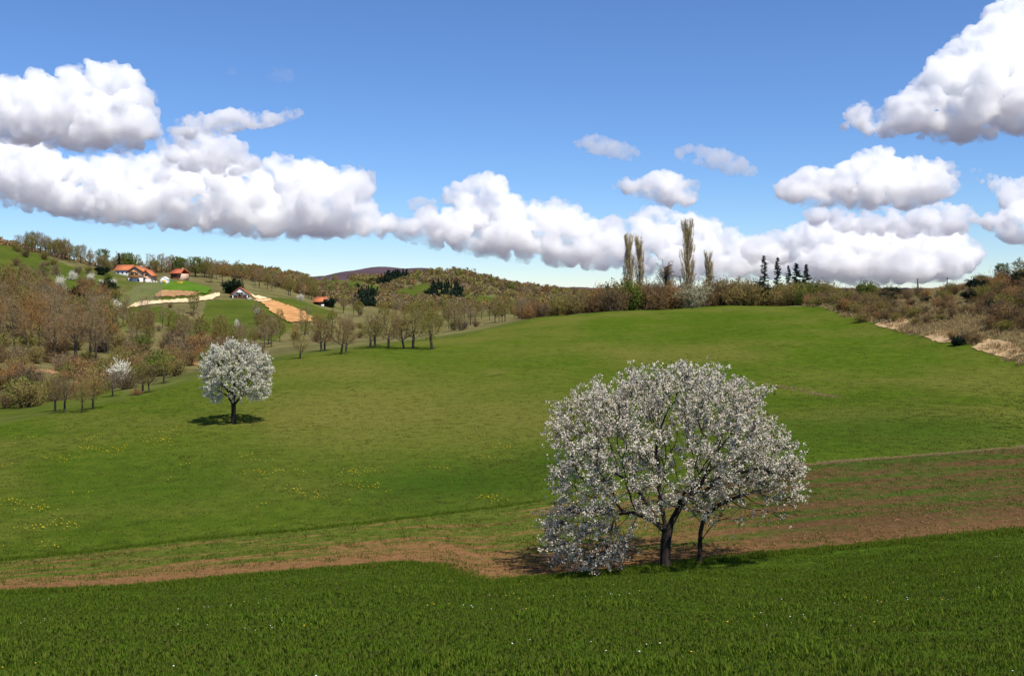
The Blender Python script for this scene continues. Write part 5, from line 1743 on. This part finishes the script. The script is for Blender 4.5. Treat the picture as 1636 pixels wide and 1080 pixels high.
instancer('foreground_grass', tf, np.stack([x, d, z], -1)[k], r.uniform(0, 6.28, len(x))[k], sc[k], idx[k], 'thick green grass of the slope in front of the ploughed strip', 'grass')

# meadow
x, d, px, r = area_scatter(100000, 36, 150, -380, 2040, 502, 1.3)
z = H(x, d)
_, py = to_px(x, d, z)
k = (py < np.interp(px, FAR_PX, FAR_PY) - 1) & (d < meadow_edge(px) - 1) & (r.random(len(x)) < np.clip((150 - d) / 90, 0, 1))
tf = [tuft(20 + i, 22, 0.36, 0.05, 0.016, M_blade_m) for i in range(4)] + [tuft(29, 22, 0.32, 0.06, 0.017, M_blade_m)]
nz = np.sin(x * 0.31 + 2 * np.sin(d * 0.13)) * np.sin(d * 0.24 + x * 0.11)
idx = np.where(nz + r.normal(size=len(x)) * 0.25 > 0.5, 4, r.integers(0, 4, len(x)))
instancer('meadow_grass', tf, np.stack([x, d, z], -1)[k], r.uniform(0, 6.28, len(x))[k], r.uniform(0.5, 1.2, len(x))[k], idx[k], 'short spring grass over the rolling meadow', 'grass')

# tall tufts along the edges of the strip
def line_scatter(pts, n, seed, spread, dmin=20):
    r = np.random.default_rng(seed)
    L = np.cumsum([0] + [math.hypot(b[0] - a[0], b[1] - a[1]) for a, b in zip(pts, pts[1:])])
    t = r.random(n) * L[-1]
    qx = np.interp(t, L, [a for a, b in pts]); qy = np.interp(t, L, [b for a, b in pts])
    B = [hit(a, b, dmin) for a, b in pts for _ in (0,)]
    X = np.interp(t, L, [b.x for b in B]); Y = np.interp(t, L, [b.y for b in B])
    # follow the outline through intermediate ground points
    X = X + r.normal(size=n) * spread; Y = Y + r.normal(size=n) * spread
    return X, Y, H(X, Y), r

def dense_line(pts, m=10):
    out = []
    for a, b in zip(pts, pts[1:]):
        for i in range(m): out.append((a[0] + (b[0] - a[0]) * i / m, a[1] + (b[1] - a[1]) * i / m))
    return out + [pts[-1]]
x1, y1, z1, r = line_scatter(dense_line([q for q in FAR_EDGE if q[0] < 900], 6), 1700, 503, 0.10)
x2, y2, z2, r2 = line_scatter(dense_line(NEAR_EDGE, 6), 5200, 504, 0.22)
x3, y3, z3, r3 = line_scatter(dense_line([(690, 903), (730, 920), (765, 934), (800, 945), (730, 951)], 5), 900, 505, 0.3)
X, Y, Z = (np.concatenate(q) for q in ((x1, x2, x3), (y1, y2, y3), (z1, z2, z3)))
tf = [tuft(40 + i, 20, 0.16, 0.15, 0.010, M_blade) for i in range(3)]
instancer('field_edge_grass', tf, np.stack([X, Y, Z], -1), r.uniform(0, 6.28, len(X)), r.uniform(0.5, 1.15, len(X)), r.integers(0, 3, len(X)), 'taller dark grass along the edges of the ploughed strip', 'grass')
# sparse shoots on the strip itself
x, d, px, r = area_scatter(33000, 27, 60, -370, 2030, 506, 1.0)
z = H(x, d) + 0.03
_, py = to_px(x, d, z)
yn = np.interp(px, NEAR_PX, NEAR_PY); yf = np.interp(px, FAR_PX, FAR_PY)
v = (yn - py) / (yn - yf)
k = (v > 0.02) & (v < 1) & (r.random(len(x)) < np.clip(0.12 + v * 0.95 + 0.3 * np.sin(v * 22 + 0.004 * px), 0.05, 0.9))
instancer('field_shoots', [tuft(50 + i, 12, 0.2, 0.09, 0.010, M_blade_m) for i in range(3)], np.stack([x, d, z], -1)[k], r.uniform(0, 6.28, len(x))[k], r.uniform(0.5, 1.2, len(x))[k], r.integers(0, 3, len(x))[k], 'sparse green shoots on the ploughed strip', 'grass')
# clods on the turned soil
def clod(seed):
    rr = np.random.default_rng(seed)
    V_, F_ = ICO1
    mb = MB(); mb.add(V_ * (1 + rr.normal(size=(len(V_), 1)) * 0.22) * np.array([1, 1, 0.6]), tris=F_, a=rr.random(len(F_)))
    return mb.mesh('clod', M_clod)
M_clod = tone_mat('soil_clod', (0.10, 0.055, 0.025), (0.24, 0.135, 0.06), 1.0, None, 0.0, (0.12, 0.07, 0.035))
kc = (v > 0.01) & (v < 1) & (r.random(len(x)) < np.clip(1.0 - v * np.interp(px, [0, 500, 700, 1000, 1609], [2.2, 2.4, 1.2, 1.2, 0.8]), 0, 1) * 0.7)
instancer('soil_clods', [clod(i) for i in range(3)], np.stack([x, d, z], -1)[kc] + np.array([0.07, 0.05, 0.0]), r.uniform(0, 6.28, len(x))[kc], r.uniform(0.02, 0.075, len(x))[kc] ** 1.0, r.integers(0, 3, len(x))[kc], 'loose brown clods on the ploughed strip', 'soil')
# straw on the bank and along the right field edge
x, d, px, r = area_scatter(13000, 70, 185, 1285, 1900, 507, 1.0)
z = H(x, d)
k = (d > meadow_edge(px) - 0.5) & (r.random(len(x)) < np.clip(1.15 - (d - meadow_edge(px)) / 26, 0.12, 1))
xa, ya, za, ra = line_scatter(dense_line([(1275, 745), (1350, 738), (1450, 731), (1609, 718), (1700, 708)], 6), 800, 508, 0.09)
xb, yb, zb, rb_ = line_scatter(dense_line([(1220, 616), (1262, 620), (1300, 629), (1335, 636)], 6), 70, 509, 0.3)
X = np.concatenate([x[k], xa, xb]); Y = np.concatenate([d[k], ya, yb]); Z = np.concatenate([z[k], za, zb])
S = np.concatenate([r.uniform(0.6, 1.5, k.sum()), ra.uniform(0.18, 0.34, len(xa)), rb_.uniform(0.25, 0.6, len(xb))])
instancer('dry_grass', [tuft(60 + i, 34, 0.45, 0.34, 0.016, M_straw, 1.1) for i in range(3)], np.stack([X, Y, Z], -1), r.uniform(0, 6.28, len(X)), S, r.integers(0, 3, len(X)), 'pale dry grass on the bank and along the field edge', 'dry grass')


def flower(mat, R, hgt):
    mb = MB(); an = np.arange(7) * 2 * math.pi / 7
    ring = np.stack([np.cos(an) * R, np.sin(an) * R, np.full(7, hgt)], -1)
    co = np.vstack([ring, [(0, 0, hgt + R * 0.45)], [(0, 0, hgt - R * 0.3)]])
    t = [(i, (i + 1) % 7, 7) for i in range(7)] + [((i + 1) % 7, i, 8) for i in range(7)]
    mb.add(co, tris=t)
    me = mb.mesh('flower', mat)
    return me
x, d, px, r = area_scatter(9000, 40, 72, 0, 820, 510, 1.0)
z = H(x, d)
_, py = to_px(x, d, z)
nz = np.sin(x * 0.8 + 1.7 * np.sin(d * 0.5)) * np.sin(d * 0.9 + x * 0.35) + 0.6 * np.sin(x * 0.23 + 1) * np.sin(d * 0.31)
k = (py < np.interp(px, FAR_PX, FAR_PY) - 4) & (nz + r.normal(size=len(x)) * 0.3 > 1.0)
hot = np.exp(-(((px - 785) / 22) ** 2 + ((py - 798) / 6) ** 2)) > 0.35
k |= hot & (r.random(len(x)) < 0.9)
xd, dd, zd = x[k], d[k], z[k]
x, d, px, r2 = area_scatter(700, 9, 32, 0, 1650, 511, 1.0)
z = H(x, d); _, py = to_px(x, d, z)
k2 = (py > np.interp(px, NEAR_PX, NEAR_PY) + 6) & (np.sin(x * 0.7 + d * 0.3) * np.sin(d * 0.9) + r2.normal(size=len(x)) * 0.3 > 0.55)
P = np.concatenate([np.stack([xd, dd, zd], -1), np.stack([x, d, z], -1)[k2]])
I = np.concatenate([np.zeros(len(xd), int), np.where(r2.random(k2.sum()) < 0.45, 1, 2)])
instancer('wildflowers', [flower(M_dand, 0.032, 0.09), flower(M_dand, 0.014, 0.09), flower(M_daisy, 0.011, 0.09)], P, r.uniform(0, 6.28, len(P)), r.uniform(0.7, 1.4, len(P)), I, 'yellow dandelions and tiny white flowers dotted in the grass', 'wildflowers')

# ------------------------------------------------------------------ tell look-alikes apart by their size
_by = {}
for e, h in PLANTED:
    if 'group' in e: _by.setdefault(e['label'], []).append((h, e))
for lab, L in _by.items():
    if len(L) < 4: continue
    hs = sorted(h for h, e in L)
    lo_h, hi_h = hs[len(hs) // 3], hs[(2 * len(hs)) // 3]
    for h, e in L:
        if h < lo_h: e['label'] = 'low ' + lab
        elif h > hi_h: e['label'] = 'tall ' + lab
        else: e['label'] = 'middling ' + lab
